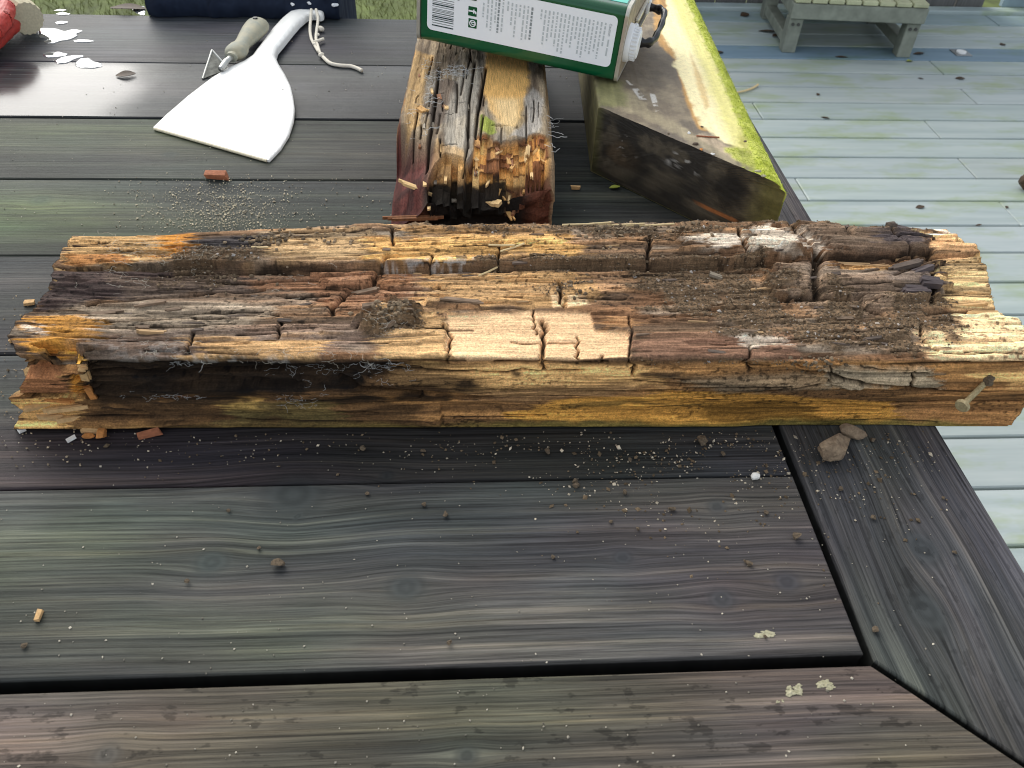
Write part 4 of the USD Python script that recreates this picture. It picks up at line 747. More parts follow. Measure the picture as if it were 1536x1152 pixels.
# ---------------------------------------------------------------- the shorter rotten timber behind, its near end crumbled away
HM = .074; ang2 = .044; Y0, Y1 = .700, 1.16
def short_timber():
    W = .168; ring = section(W, HM, .010, 56, 270); ns = len(ring); NY = 470
    v = np.linspace(0, 1, NY) ** 1.25; U = v[:, None] * np.ones(ns)
    A = np.broadcast_to(ring[:, 0], U.shape).copy(); Hh = np.broadcast_to(ring[:, 1], U.shape).copy()
    yend = Y0 + np.interp(ring[:, 0], [0, .03, .05, .10, .13, W], [.014, .0, .004, .0, .010, .016]) + .006 * (fbm(ring[:, 0] * 90, ring[:, 1] * 60, 2, 3, 5) - .5)
    Y = yend[None] + (Y1 - yend[None]) * U
    xc = .0085 + (Y - .725) * ang2; X = xc - W / 2 + A
    tn = np.roll(ring, -1, 0) - np.roll(ring, 1, 0); nrm = np.stack([-tn[:, 1], tn[:, 0]], 1); nrm /= np.linalg.norm(nrm, axis=1, keepdims=True)
    istop = (nrm[:, 1] > .6)[None] * np.ones(U.shape); left = (nrm[:, 0] < -.6)[None] * np.ones(U.shape); right = (nrm[:, 0] > .6)[None] * np.ones(U.shape)
    S = np.where(istop > 0, A, np.where(left > 0, -(HM - Hh), W + (HM - Hh)))
    L = X - xc                                                       # straight across
    nf = fbm(S * 500, Y * 16, 1, 4, 3); nstr = fbm(S * 150, Y * 9, 3, 4, 4); nmid = fbm(S * 60, Y * 26, 5, 4, 5); niso = fbm(S * 70, Y * 70, 2, 5, 6)
    blk = fbm(np.floor(S * 170 + 2 * nmid) * 1.7, Y * 55, 2, 2, 17)     # short blocks, as cubical rot leaves them
    q = lambda *p: np.array([(lambda w: (w[0] - (.0085 + (w[1] - .725) * ang2) + W / 2, w[1]))(at_z(a, b, ZT + HM)) for a, b in p])
    jit = .5 * niso + .5 * nstr
    def m(poly, f=.003, a=.006): return poly_mask(A, Y, poly, f, jit, a) * istop
    C = mixc(np.tile([.155, .115, .078], U.shape + (1,)), (.38, .29, .185), np.clip((nstr - .34) * 3, 0, 1)); C = mixc(C, (.36, .32, .26), sstep(.5, .64, fbm(S * 80, Y * 14, 6, 4, 8)) * .5)
    D = .003 * (nmid - .5) + .0024 * (nstr - .5) + .0012 * (nf - .5) + .003 * (blk - .5) * istop
    pt = lambda col, mm, vary=.35: C + (np.asarray(col) * (1 + vary * 2.4 * (nstr - .5) + vary * (nf - .5))[..., None] - C) * mm[..., None]
    C = pt((.10, .075, .062), m(q((655, 120), (730, 128), (725, 165), (650, 190), (640, 170))) * .8); C = pt((.52, .33, .14), m(q((612, 70), (650, 85), (640, 130), (628, 190), (606, 200))) * .85, .6)
    ypm = m(q((732, 70), (792, 75), (794, 125), (788, 150), (784, 178), (770, 192), (752, 188), (738, 168), (726, 140)), .003, .007); D = D * (1 - .9 * ypm) + .001 * ypm; C = pt((.74, .43, .14), ypm, .08); C = pt((.72, .55, .30), m(q((738, 150), (782, 150), (785, 185), (765, 202), (745, 190)), .012, .004) * .7, .15)
    C = pt((.44, .40, .35), m(q((785, 150), (800, 130), (815, 150), (808, 195), (790, 205), (765, 205), (790, 180)), .003, .004) * .85); C = pt((.30, .36, .05), m(q((722, 175), (740, 180), (745, 200), (732, 204), (722, 190)), .002, .004) * .8)
    C = pt((.44, .40, .33), m(q((690, 110), (720, 108), (712, 200), (690, 225), (670, 240), (665, 190)), .004, .006) * .6)
    cav = m(q((712, 203), (735, 202), (740, 212), (770, 212), (800, 200), (826, 205), (830, 300), (775, 300), (745, 284), (700, 288), (648, 288), (640, 250), (668, 228), (700, 240), (712, 226)), .0015, .003)
    C = pt((.56, .295, .10), cav * (.55 + .45 * sstep(.40, .55, blk)), .5); C = pt((.24, .095, .035), cav * sstep(.52, .40, blk) * .9, .5); 
    h1 = lambda k_, sd: np.modf(np.abs(np.sin(k_ * 12.9898 + sd * 78.233) * 43758.5453))[0]
    col_ = np.floor(A / .0062 + 1.1 * (fbm(A * 120, Y * 12, 3, 3, 23) - .5) + .35 * np.sin(A * 900)); Lc = .011 + .018 * h1(col_, 1); ph = (Y0 + .115 - Y) / Lc + h1(col_, 2) + .25 * (niso - .5); stp = np.floor(ph); frc = ph - stp; cell = h1(col_ * 3.1 + stp * 7.7, 3)
    stair = np.clip(stp, 0, 9) * (.0016 + .0018 * h1(col_, 4)) + .0055 * cell + .006 * (h1(col_, 5) > .80); edge_c = np.abs(np.modf(np.abs(A / .0062))[0] - .5) * 2
    D -= cav * (stair + .0030 * frc * (cell > .5)) ; C = pt((.72, .37, .11), cav * (cell > .35), .5); C = pt((.84, .53, .21), cav * (cell > .72), .4); C = pt((.22, .085, .03), cav * (cell < .18), .5); C = pt((.10, .04, .018), cav * sstep(.86, .97, frc) * .9, .3)
    C = pt((.60, .37, .15), m(q((655, 210), (700, 230), (700, 288), (640, 285), (640, 240)), .004, .006) * .6, .5)
    C = pt((.44, .23, .085), left * sstep(.2, .0, np.abs(fbm(Y * 20, S * 60, 0, 3, 7) - .5)) , .7); C = pt((.115, .030, .025), left * sstep(.86, .80, Y + .03 * (nmid - .5)), .5)
    C = pt((.34, .20, .08), right * .6, .6)
    # the left shoulder is broken away near the end: a sloping dark red face
    sh = sstep(.062, .030, A + .9 * np.clip(Y - .76, 0, 1) + .008 * (nmid - .5)); hs_ = np.broadcast_to(ring[:, 1] / HM, U.shape); D2 = -sh * np.clip(.052 - A * .9, 0, 1) * hs_
    C = pt((.110, .034, .028), sh, .6); C = pt((.05, .02, .018), sh * istop * sstep(.5, .6, niso) * .8, .3)
    # the end dips down to the table
    dip = sstep(.035, .0, Y - yend[None]) * istop; D2 -= sstep(.035, .0, Y - yend[None]) * hs_ * (.012 + .014 * nmid) ; C = pt((.018, .013, .010), dip * sstep(W - .030, W - .06, A) * sstep(.03, .05, A) * sstep(.3, .5, nmid + .3 * dip) * .97, .3)
    C = pt((.09, .03, .02), dip * sstep(W - .05, W - .035, A) * .8, .6)
    dark = np.zeros(U.shape)
    for _ in range(50):
        a0, y0 = rng.uniform(.01, W - .01), rng.uniform(Y0, 1.05); n_ = rng.random() < .6; p2 = (a0 + rng.normal(0, .002), y0 + rng.uniform(.02, .09)) if n_ else (a0 + rng.uniform(.005, .02), y0 + rng.normal(0, .002))
        mid = ((a0 + p2[0]) / 2 + rng.normal(0, .001), (y0 + p2[1]) / 2); d = seg_dist(A, Y, [(a0, y0), mid, p2], .004); w = rng.uniform(.0006, .0013); g = np.exp(-(d / w) ** 2) * istop; g = g * (1 - ypm); D -= g * rng.uniform(.002, .006); dark = np.maximum(dark, sstep(.3, .8, g))
    for poly in [q((712, 92), (706, 150), (700, 205)), q((728, 100), (718, 170), (712, 205)), q((660, 100), (652, 160), (640, 240))]:
        d = seg_dist(A, Y, poly + rng.normal(0, .0008, poly.shape), .006); g = np.exp(-(d / .0016) ** 2) * istop; D -= g * .009; dark = np.maximum(dark, sstep(.25, .8, g))
    C = mixc(C, (.035, .022, .014), dark * .85)
    zloc = Hh + nrm[None, :, 1] * D + D2; blk_m = sstep(.004, -.004, Y - (.688 + 1.60 * (HM - zloc)) + .030 * (nmid - .5) + .014 * (h1(col_, 9) - .5)) * sstep(.030, .042, A) * sstep(.128, .116, A); C = mixc(C, (.014, .011, .008), blk_m * .97); C = mixc(C, (.10, .035, .020), sstep(.004, -.004, Y - (.688 + 1.60 * (HM - zloc))) * sstep(.116, .128, A) * istop * .8)
    P = np.stack([X + nrm[None, :, 0] * D, Y, ZT + .0006 + Hh + nrm[None, :, 1] * D + D2], -1); P[..., 2] = np.maximum(P[..., 2], ZT + .0006 + .002 * (Hh > .001))
    V, F, CC = add_caps(P, np.clip(C, .004, .9), (0, 1, 0), None, 22, lambda p, e_: (.012 * (fbm(p[:, 0] * 110, p[:, 2] * 110, e_, 4, 61) - .35)) * (1 if e_ == 0 else .3), lambda p, e_: mixc(np.tile([.012, .009, .007], (len(p), 1)), (.13, .045, .025), sstep(.055, .075, p[:, 0]) * .9 + sstep(-.03, -.05, p[:, 0]) * .8) * (.6 + .8 * fbm(p[:, 0] * 260, p[:, 2] * 260, 1, 3, 62))[:, None])
    return trimesh.Trimesh(V, F, process=False), CC, P, A, Y, q
st, stC, stP, stA, stY, stq = short_timber()
if st.volume < 0: st.invert()
timber2 = thing('short_rotten_timber', 'shorter rotten timber with a crumbled orange and charred black end, under the green tin', 'timber', (.02, .9, ZT))
obj('timber_body', st, 'rotten_wood_crosswise', timber2, attrs={'Cd': stC}, smooth=True)
def on_short(px, py, up=0.0):
    a, y_ = stq((px, py))[0]; i = np.argmin((stA - a) ** 2 + (stY - y_) ** 2 + 9 * (stP[..., 2] < ZT + .002)); return stP.reshape(-1, 3)[i] + [0, 0, up]
fr_ = np.random.default_rng(31)
for (px, py, W_, L_, H_, rz, mt) in [(741, 262, .018, .010, .006, -.5, 'rot_tan'), (620, 242, .006, .040, .005, 1.05, 'rot_tan'), (597, 285, .006, .060, .005, 1.65, 'rot_brown'), (650, 180, .010, .016, .008, .6, 'rot_grey'), (632, 165, .010, .014, .007, .7, 'rot_orange'), ]:
    p = on_short(px, py, H_ * .25); obj('wood_fragment', splinter(fr_, W_ * .8, L_ * 1.1, H_ * .7, rz, p - [0, 0, H_ * .2]), mt, timber2)
for _ in range(30):
    px, py = fr_.uniform(640, 824), fr_.uniform(212, 262)
    if px < 712 and py < 246: continue
    p = on_short(px, py, .0005); obj('wood_fragment', splinter(fr_, fr_.uniform(.002, .005), fr_.uniform(.010, .026), fr_.uniform(.002, .004), fr_.normal(0, .2), p), fr_.choice(['rot_orange', 'rot_tan', 'rot_brown']), timber2)
for _ in range(16):
    px, py = fr_.uniform(622, 715), fr_.uniform(110, 270); p = on_short(px, py, .0004); obj('wood_fragment', splinter(fr_, fr_.uniform(.002, .005), fr_.uniform(.008, .022), fr_.uniform(.0015, .003), fr_.normal(0, .1), p), fr_.choice(['rot_grey', 'rot_grey', 'rot_tan', 'rot_brown']), timber2)
fib = []
for (cx, cy, w, h, n) in [(675, 112, 26, 5, 70), (640, 140, 4, 30, 30), (825, 190, 3, 16, 16), (612, 170, 3, 40, 16)]:
    for _ in range(n): p = on_short(cx + fr_.normal() * w * .7, cy + fr_.normal() * h, .002); fib.append(tube(smooth_line(curvy(fr_, p, (1, fr_.normal()), fr_.uniform(.008, .022), 6, .6), 3), fr_.uniform(.0001, .00025), 3))
obj('cobweb_strands', trimesh.util.concatenate(fib), 'cobweb', timber2, kind='stuff')

# ---------------------------------------------------------------- the mossy sawn timber with the slanted end
HP = .080
E0, E1 = at_z(897, 160, ZT + HP), at_z(1170, 277, ZT + HP)            # upper corners of the cut end
PD = np.array([.031, .536, 0]); PD /= np.linalg.norm(PD); PN = np.array([PD[1], -PD[0], 0])   # along, across
def mossy_timber():
    a0, a1 = (E0 - E0) @ PN, (E1 - E0) @ PN; t1 = (E1 - E0) @ PD; W = a1 + .006
    ring = section(W, HP, .004, 110, 330); ns = len(ring)
    # a flattened arris on the right
    A, Hh = ring[:, 0].copy(), ring[:, 1].copy(); ch = np.clip((A - (W - .014)) / .014, 0, 1); rs_ = (A > W - .0045) & (np.arange(ns) > 400); Hh = np.where(rs_, Hh * (HP - .005) / HP, Hh - ch ** 2 * .006 * (Hh > HP - .005))
    NL = 420; u = np.linspace(0, 1, NL) ** 1.15; tend = t1 * A / a1; tend = tend + .0010 * (fbm(A * 300, Hh * 300, 1, 3, 4) - .5)
    Tt = tend[None] + (.60 - tend[None]) * u[:, None]; AA = np.broadcast_to(A, Tt.shape); HH = np.broadcast_to(Hh, Tt.shape)
    q = lambda *p: np.array([((lambda w: ((w - E0) @ PN, (w - E0) @ PD))(at_z(x_, y_, ZT + HP))) for x_, y_ in p])
    tn = np.roll(ring, -1, 0) - np.roll(ring, 1, 0); nrm = np.stack([-tn[:, 1], tn[:, 0]], 1); nrm /= np.linalg.norm(nrm, axis=1, keepdims=True)
    S = np.where(nrm[:, 1] > .6, A, np.where(nrm[:, 0] < 0, -(HP - ring[:, 1]), W + HP - ring[:, 1]))[None] * np.ones(Tt.shape); top = (nrm[:, 1] > .6)[None] * np.ones(Tt.shape)
    ns_ = fbm(S * 150, Tt * 8, 1, 4, 3); nf = fbm(S * 420, Tt * 14, 2, 4, 4); ni = fbm(S * 90, Tt * 90, 3, 5, 5); nl = fbm(S * 22, Tt * 14, 3, 4, 6); jit = .6 * ni + .4 * ns_
    D = .0006 * (ns_ - .5) + .0007 * (ni - .5) + .0004 * (nf - .5)
    C = mixc(np.tile([.20, .155, .105], Tt.shape + (1,)), (.34, .275, .18), np.clip((ni - .35) * 3, 0, 1) * .7); C = mixc(C, (.13, .105, .080), sstep(.5, .65, nl) * .6)
    m = lambda poly, f=.004, a=.008: poly_mask(AA, Tt, poly, f, jit, a) * top
    pt = lambda col, mm, vary=.3: C + (np.asarray(col) * (1 + vary * 2.2 * (ns_ - .5) + vary * (ni - .5))[..., None] - C) * mm[..., None]
    C = pt((.56, .305, .085), m(q((985, 60), (1010, 90), (1018, 120), (1030, 160), (1048, 195), (1070, 200), (1060, 120), (1020, 40), (985, -60), (970, -60)), .003, .006) * .92, .35)
    pale = m(q((985, -80), (1000, 20), (990, 50), (1012, 80), (1010, 100), (1022, 120), (1036, 150), (1050, 188), (1085, 215), (1112, 222), (1108, 190), (1080, 110), (1050, 40), (1030, -10), (1000, -90)), .003, .007)
    C = pt((.96, .84, .48), pale, .05); C = pt((.70, .46, .17), m(q((1035, 80), (1052, 110), (1066, 160), (1058, 165), (1042, 120)), .003, .004) * .7, .3); C = pt((.90, .80, .52), m(q((1030, 20), (1050, 60), (1070, 120), (1060, 130), (1030, 70)), .005, .005) * .8, .1)
    C = pt((.40, .33, .20), m(q((897, 150), (960, 175), (1040, 215), (1100, 250), (1120, 235), (1050, 205), (985, 170), (930, 130), (895, 110)), .005, .008) * .6, .4); C = pt((.20, .20, .07), m(q((890, 100), (930, 120), (940, 160), (897, 160)), .006, .008) * .7, .4)
    C = pt((.52, .40, .27), m(q((1040, 205), (1090, 232), (1150, 265), (1140, 250), (1100, 225), (1060, 200)), .004, .006) * .7, .4)
    C = pt((.62, .58, .52), (m(q((940, 122), (955, 132), (970, 150), (960, 150)), .001, .003) + m(q((976, 130), (984, 150), (990, 175), (985, 175), (974, 140)), .001, .003)) * sstep(.42, .55, ni) * .9, .2)
    mossm = sstep(W - .025, W - .014, AA + .010 * (jit - .5) * 2 + np.clip(.05 - (Tt - tend[None]), 0, 1) * .25) * (S < W + .03); mossm = np.maximum(mossm, m(q((1085, 222), (1120, 225), (1165, 262), (1150, 266), (1110, 245)), .004, .008) * .8)
    C = pt((.40, .45, .03), mossm * .95, .4); C = pt((.52, .54, .10), mossm * sstep(.52, .62, ni) * .7, .3); D += mossm * .0008 * ni; C = pt((.66, .62, .10), sstep(W - .046, W - .030, AA + .010 * (jit - .5)) * (1 - mossm) * top * sstep(-.02, .06, Tt - tend[None]) * .6, .2)
    side = (nrm[:, 0] < -.6)[None] * np.ones(Tt.shape); C = pt((.15, .14, .055), side * .8, .5); side = (S > W + .012) * 1.0; C = pt((.17, .17, .05), side * .8, .5)
    X = E0[None, None] * [1, 1, 0] + PN * (AA + nrm[None, :, 0] * D)[..., None] + PD * Tt[..., None]; X[..., 2] = np.maximum(ZT + .0006 + HH + nrm[None, :, 1] * D, ZT + .0006)
    # the cut end: wet, dark, with growth rings
    def ends(p, e_):
        a = (p - E0) @ PN; h = p[:, 2] - ZT; n = fbm(a * 60, h * 60, 2, 4, 71); n2 = fbm(a * 300, h * 300, 2, 3, 72); c = mixc(np.tile([.026, .022, .017], (len(p), 1)), (.080, .066, .045), sstep(.42, .66, n))
        rr = np.hypot(a - W * 1.15, (h + .03) * 1.0); rg = .5 + .5 * np.sin(rr * 2600 + 5 * n); c = mixc(c, (.16, .105, .040), rg * .45 * sstep(.55, .95, a / W)); c = mixc(c, (.15, .13, .03), sstep(.82, .97, a / W + .12 * (n - .5)) * .7)
        c = mixc(c, (.010, .008, .006), sstep(.022, .008, np.hypot((a - .128) * .9, h - .052) + .01 * (n - .5)) * .9); c = mixc(c, (.09, .085, .03), sstep(.010, .0, a) * .8); c = mixc(c, (.10, .070, .040), sstep(.020, .008, np.hypot(a - .030, h - .038) + .012 * (n - .5)) * .7)
        c = mixc(c, (.010, .009, .007), sstep(.5, .6, fbm(a * 25, h * 30, 8, 3, 73)) * .6); c = mixc(c, (.55, .53, .48), (sstep(.014, .006, np.hypot(a - .034, h - .050)) + .5 * sstep(.02, .01, np.hypot(a - .085, (h - .058) * 1.4))) * sstep(.56, .64, fbm(a * 180, h * 240, 1, 3, 74)))
        c = mixc(c, (.40, .14, .04), sstep(.0032, .0012, np.abs(h - .022 - .05 * (a - .12)) + .004 * (n2 - .5)) * sstep(.020, .014, np.abs(a - .124)) * .9)
        return c * (.65 + .7 * n2)[:, None]
    V, F, CC = add_caps(X, np.clip(C, .004, .95), PD, None, 70, lambda p, e_: .0016 * (fbm(((p - E0) @ PN) * 120, p[:, 2] * 120, e_, 4, 61) - .5) , ends)
    return trimesh.Trimesh(V, F, process=False), CC, X, mossm
pm, pmC, pmP, pmM = mossy_timber()
if pm.volume < 0: pm.invert()
post = thing('mossy_timber', 'square sawn timber with a dark slanted end and bright green moss along its edge', 'timber', E0)
wood('cut_timber', (160, 160, 160), .6, .85, 1.15, .25, .35, .86, 1.14)
obj('timber_body', pm, 'cut_timber', post, attrs={'Cd': pmC}, smooth=50 and True)
mr = np.random.default_rng(41); wm = pmM.ravel() ** 2; wm /= wm.sum(); pk = mr.choice(len(wm), 9000, p=wm); b0 = pmP.reshape(-1, 3)[pk] + mr.normal(0, .0005, (9000, 3)) * [1, 1, 0]; hgt = mr.uniform(.0003, .0011, 9000); az = mr.uniform(0, 6.28, 9000); dd = np.column_stack([np.cos(az), np.sin(az), np.zeros(9000)]) * .00035; lean = mr.normal(0, .6, (9000, 3)) * [1, 1, 0]
V = np.stack([b0 - dd, b0 + dd, b0 + lean * hgt[:, None] + [0, 0, 1] * hgt[:, None] + PN * hgt[:, None] * .5], 1).reshape(-1, 3); obj('moss', (V, np.arange(len(V)).reshape(-1, 3)), 'moss_tuft', post, kind='stuff')
for (px, py, sz, mt) in [(1043, 216, .006, 'dark_leaf'), (1052, 224, .004, 'orange_chip'), (1053, 190, .003, 'dark_leaf'), (1118, 212, .0035, 'soil_crumb'), (1033, 199, .005, 'white_pebble'), (1069, 231, .004, 'white_pebble'), (1137, 257, .006, 'lichen'), (1146, 264, .005, 'lichen'), (1152, 262, .004, 'moss_tuft'), (1003, 200, .0025, 'soil_crumb')]:
    p = at_z(px, py, ZT + HP + .001); obj('debris_speck', lump(mr, (sz * 1.5, sz, sz * .6), p, 30, .3), mt, post)
p = at_z(1062, 205, ZT + HP + .0015); obj('bark_strip', tube([p - [.012, -.002, 0], p, p + [.012, -.001, 0]], .0008, 5), 'red_chip', post)
# ---------------------------------------------------------------- the green tin lying across the two timbers
TL, TH, TD, TR = .279, .083, .165, .009          # length, height of the label side, depth, corner radius
TZ = ZT + .0835
t0 = at_z(625, 60, ZT + .0995); t1 = at_z(925, 125, TZ); tx = t1 - t0; TL = np.linalg.norm(tx); tx = tx / TL; ty = np.array([-tx[1], tx[0], 0]); ty /= np.linalg.norm(ty); tzv = np.cross(tx, ty)
def tin_pt(a, b, c): return t0 + tx * a + ty * b + tzv * c      # a along, b back, c up
def tin_map(mesh):
    v = np.asarray(mesh.vertices); m_ = trimesh.Trimesh(t0 + v[:, :1] * tx + v[:, 1:2] * ty + v[:, 2:3] * tzv, mesh.faces, process=False)
    return m_
tin = thing('tin', 'dark green rectangular metal tin with a white printed label, white cap and black handle', 'tin', t0)
def rr(w, h, r, n=6):                     # rounded rectangle outline
    out = []
    for cx, cy, a in ((w - r, h - r, 0), (r, h - r, 90), (r, r, 180), (w - r, r, 270)):
        out += [(cx + r * math.cos(math.radians(a + 90 * i / n)), cy + r * math.sin(math.radians(a + 90 * i / n))) for i in range(n + 1)]
    return np.array(out)
def prism(outline, x0, x1, inset=0.0):    # outline in (depth, height), swept along the tin
    o = np.asarray(outline); c = o.mean(0); rings = [(x0, 1)] if not inset else [(x0, 1 - inset), (x0 + .002, 1)]
    rings += [(x1, 1)] if not inset else [(x1 - .002, 1), (x1, 1 - inset)]
    V = np.vstack([np.column_stack([np.full(len(o), xx), c + (o - c) * s]) for xx, s in rings]); n = len(o); F = [tris(grid_faces(len(rings), n, closed_v=True))]
    k = len(V); V = np.vstack([V, [x0, *c], [x1, *c]]); i = np.arange(n); j = (i + 1) % n; e = (len(rings) - 1) * n
    F += [np.stack([np.full(n, k), i, j], 1), np.stack([np.full(n, k + 1), e + j, e + i], 1)]; m_ = trimesh.Trimesh(V, np.vstack(F), process=False)
    if m_.volume < 0: m_.invert()
    return m_
obj('body', tin_map(prism(rr(TD, TH, TR), .004, TL - .0045, .02)), 'can_green', tin, smooth=35)
obj('rim', tin_map(prism(rr(TD + .002, TH + .002, TR + .001) - .001, TL - .0045, TL - .0005)), 'tin_rim', tin, smooth=35)
obj('rim', tin_map(prism(rr(TD + .002, TH + .002, TR + .001) - .001, 0, .004)), 'tin_rim', tin, smooth=35)
obj('end_panel', tin_map(prism(rr(TD - .008, TH - .008, TR - .002) + .004, TL - .006, TL - .0002)), 'tin_lid', tin)
top_p = np.array([(.022, .024), (TL - .012, .024), (TL - .012, TD - .02), (.022, TD - .02)])
obj('top_print', tin_map(box(np.array([.012, .016, TH + .0001]), np.array([TL - .007, TD - .012, TH + .0004]))), 'can_teal', tin)
def side_plate(a0, a1, c0, c1, proud, mat, name, r=.006, parent=tin, label=None, base=.0):
    o = rr(a1 - a0, c1 - c0, r) + [a0, c0]; m_ = trimesh.creation.extrude_polygon(Polygon(o), proud); v = np.asarray(m_.vertices)
    return obj(name, tin_map(trimesh.Trimesh(np.column_stack([v[:, 0], -base - v[:, 2], v[:, 1]]), m_.faces, process=False)), mat, parent, label=label)
LA0, LA1, LC0, LC1 = .013, TL - .0115, .0160, .0730
lab_ = side_plate(LA0, LA1, LC0, LC1, .0003, 'can_label', 'label', .006)
# print on the label: a coordinate s along the tin, rows run down the label
def ink(rects, mat, name, parent=lab_, label=None, kind=None):
    ms = []
    for (a, c, w, h) in rects: ms.append(box(np.array([a, -.00046, c]), np.array([a + w, -.00031, c + h])))
    return obj(name, tin_map(trimesh.util.concatenate(ms)), mat, parent, label=label, kind=kind)
lr = np.random.default_rng(5)
def lp(px, py):                            # picture point on the label side -> (a, c)
    n = -ty; r_ = ray(px, py); tt = ((t0 - CP) @ n) / (r_ @ n); p = CP + r_ * tt - t0; return p @ tx, p @ tzv
b0 = lp(648, 40); b1 = lp(680, 40); bars = []; c = LC1 - .004
cb = lp(650, 38)[1]; c = cb
bar_c = []
while c < LC1 - .003:
    w = lr.choice([.0005, .0009, .0014]); bar_c.append((b0[0], c, b1[0] - b0[0], w)); c += w + lr.choice([.0009, .0014, .0021])
ink(bar_c, 'barcode_ink', 'barcode')
def text_on_label(txt, px, py, h, mat, name, down=True, bold=False, parent=lab_):
    a, c = lp(px, py); m_ = meshkit.text_mesh(txt, h, .00016, bold); v = np.asarray(m_.vertices)   # text reads down the label
    w = np.column_stack([a + v[:, 1], -.00031 - v[:, 2], c - v[:, 0]]); mm = trimesh.Trimesh(w, m_.faces, process=False)
    if mm.volume < 0: mm.invert()
    return obj(name, tin_map(mm), mat, parent)
text_on_label('Litre', 687, -12, .0032, 'label_ink_dark', 'lettering', bold=True)
for k, (ch, py) in enumerate([('b', -7), ('f', 17), ('p', 35)]):
    a, c = lp(709, py); s = .0105; pl = side_plate(a - s / 2, a + s / 2, c - s / 2, c + s / 2, .00016, 'can_green', 'icon_square', .0008, lab_, base=.00031)
    if ch == 'p':
        ro = trimesh.creation.annulus(.0030, .0040, .00014, sections=24); v = np.asarray(ro.vertices); obj('icon_mark', tin_map(trimesh.Trimesh(np.column_stack([a + v[:, 0], -.00055 - v[:, 2], c + v[:, 1]]), ro.faces, process=False)), 'can_label', lab_)
    if ch == 'b':
        poly = [(-.004, .001), (-.002, .0035), (.001, .003), (.003, .004), (.004, .0025), (.002, .0), (.0, -.003), (-.0035, -.0035), (-.001, -.0015)]
        m_ = trimesh.creation.extrude_polygon(Polygon([(y, -x) for x, y in poly]), .00014)
    else:
        m_ = meshkit.text_mesh(ch, .0088 if ch == 'f' else .0050, .00014, True); v = np.asarray(m_.vertices) - [*np.asarray(m_.bounds).mean(0)[:2], 0]; m_ = trimesh.Trimesh(np.column_stack([v[:, 1], -v[:, 0], v[:, 2]]), m_.faces, process=False)
    v = np.asarray(m_.vertices); mm = trimesh.Trimesh(np.column_stack([a + v[:, 0], -.00048 - v[:, 2], c + v[:, 1]]), m_.faces, process=False)
    if mm.volume < 0: mm.invert()
    obj('icon_mark', tin_map(mm), 'can_label', lab_)
# rows too fine to read: broken grey lines
rows = [(726, 4, 20, 0), (733, -2, 44, 0), (739, -4, 48, 0), (745, -4, 36, 0), (756, -4, 50, 0), (763, 2, 14, 0), (769, 4, 32, 0), (775, 6, 48, 0), (781, 7, 18, 0), (787, 8, 50, 0), (793, 9, 50, 0), (813, 14, 14, 0), (819, 15, 50, 0), (825, 16, 44, 0), (831, 17, 40, 0), (837, 18, 50, 0), (843, 20, 56, 0), (849, 21, 58, 0), (855, 22, 44, 0), (861, 24, 46, 0), (867, 25, 34, 0), (873, 26, 56, 0), (879, 27, 58, 0), (885, 29, 48, 0), (891, 30, 50, 0), (897, 32, 44, 0), (903, 33, 54, 0), (909, 34, 34, 0)]
rc_ = []
for px, py, ln, _ in rows:
    a, c1 = lp(px, py); a2, c0 = lp(px - ln * .12, py + ln); c = c1
    c0 = max(c0, LC0 + .004)
    while c > c0:
        w = lr.uniform(.0016, .0060); w = min(w, c - c0 + .001); rc_.append((a - .0009, c - w, .0019, w)); c -= w + .0013
ink(rc_, 'label_ink', 'fine_print', kind='stuff')
rc_ = []
for px, py, ln in [(750, -6, 54), (799, 11, 48)]:
    a, c1 = lp(px, py); a2, c0 = lp(px - ln * .12, py + ln); c = c1
    while c > c0: w = lr.uniform(.0012, .0042); rc_.append((a - .0011, c - w, .0023, w)); c -= w + .0011
ink(rc_, 'label_ink_dark', 'fine_print', kind='stuff')
text_on_label('Caution', 915, 35, .0028, 'label_ink_dark', 'lettering')
a, c1 = lp(913, 58); ink([(a - .0008, c1 - .009, .0018, .008), (a - .0008, c1 - .0195, .0018, .009)], 'label_ink', 'fine_print')
# cap, recessed grip and handle on the end panel
def cyl_on_end(a0, a1, b, c, r0, r1, mat, name, n=28, parent=tin):
    u = np.arange(n) * 2 * np.pi / n; o = np.column_stack([np.cos(u), np.sin(u)]); V = np.vstack([np.column_stack([np.full(n, a0), b + r0 * o[:, 0], c + r0 * o[:, 1]]), np.column_stack([np.full(n, a1 - .0015), b + r1 * o[:, 0], c + r1 * o[:, 1]]), np.column_stack([np.full(n, a1), b + (r1 - .0015) * o[:, 0], c + (r1 - .0015) * o[:, 1]]), [[a0, b, c], [a1, b, c]]])
    i = np.arange(n); j = (i + 1) % n; F = np.vstack([tris(grid_faces(3, n, closed_v=True)), np.stack([np.full(n, 3 * n), i, j], 1), np.stack([np.full(n, 3 * n + 1), 2 * n + j, 2 * n + i], 1)]); m_ = trimesh.Trimesh(V, F, process=False)
    if m_.volume < 0: m_.invert()
    return obj(name, tin_map(m_), mat, parent, smooth=40)
cap = cyl_on_end(TL - .0002, TL + .006, .027, .038, .0215, .0208, 'white_cap', 'cap')
cyl_on_end(TL + .0061, TL + .014, .027, .038, .0176, .0166, 'white_cap', 'cap_top', parent=cap)
for k in range(26):
    th = k * 2 * math.pi / 26; cb_, cc_ = .027 + .0178 * math.cos(th), .038 + .0178 * math.sin(th); obj('grip_rib', tin_map(box(np.array([TL + .0062, cb_ - .0006, cc_ - .0006]), np.array([TL + .0125, cb_ + .0006, cc_ + .0006]))), 'white_cap', cap)
obj('grip_recess', tin_map(rbox([TL - .0001, .066, .036], [TL + .0012, .142, .047], .0005)), 'black_plastic', tin)
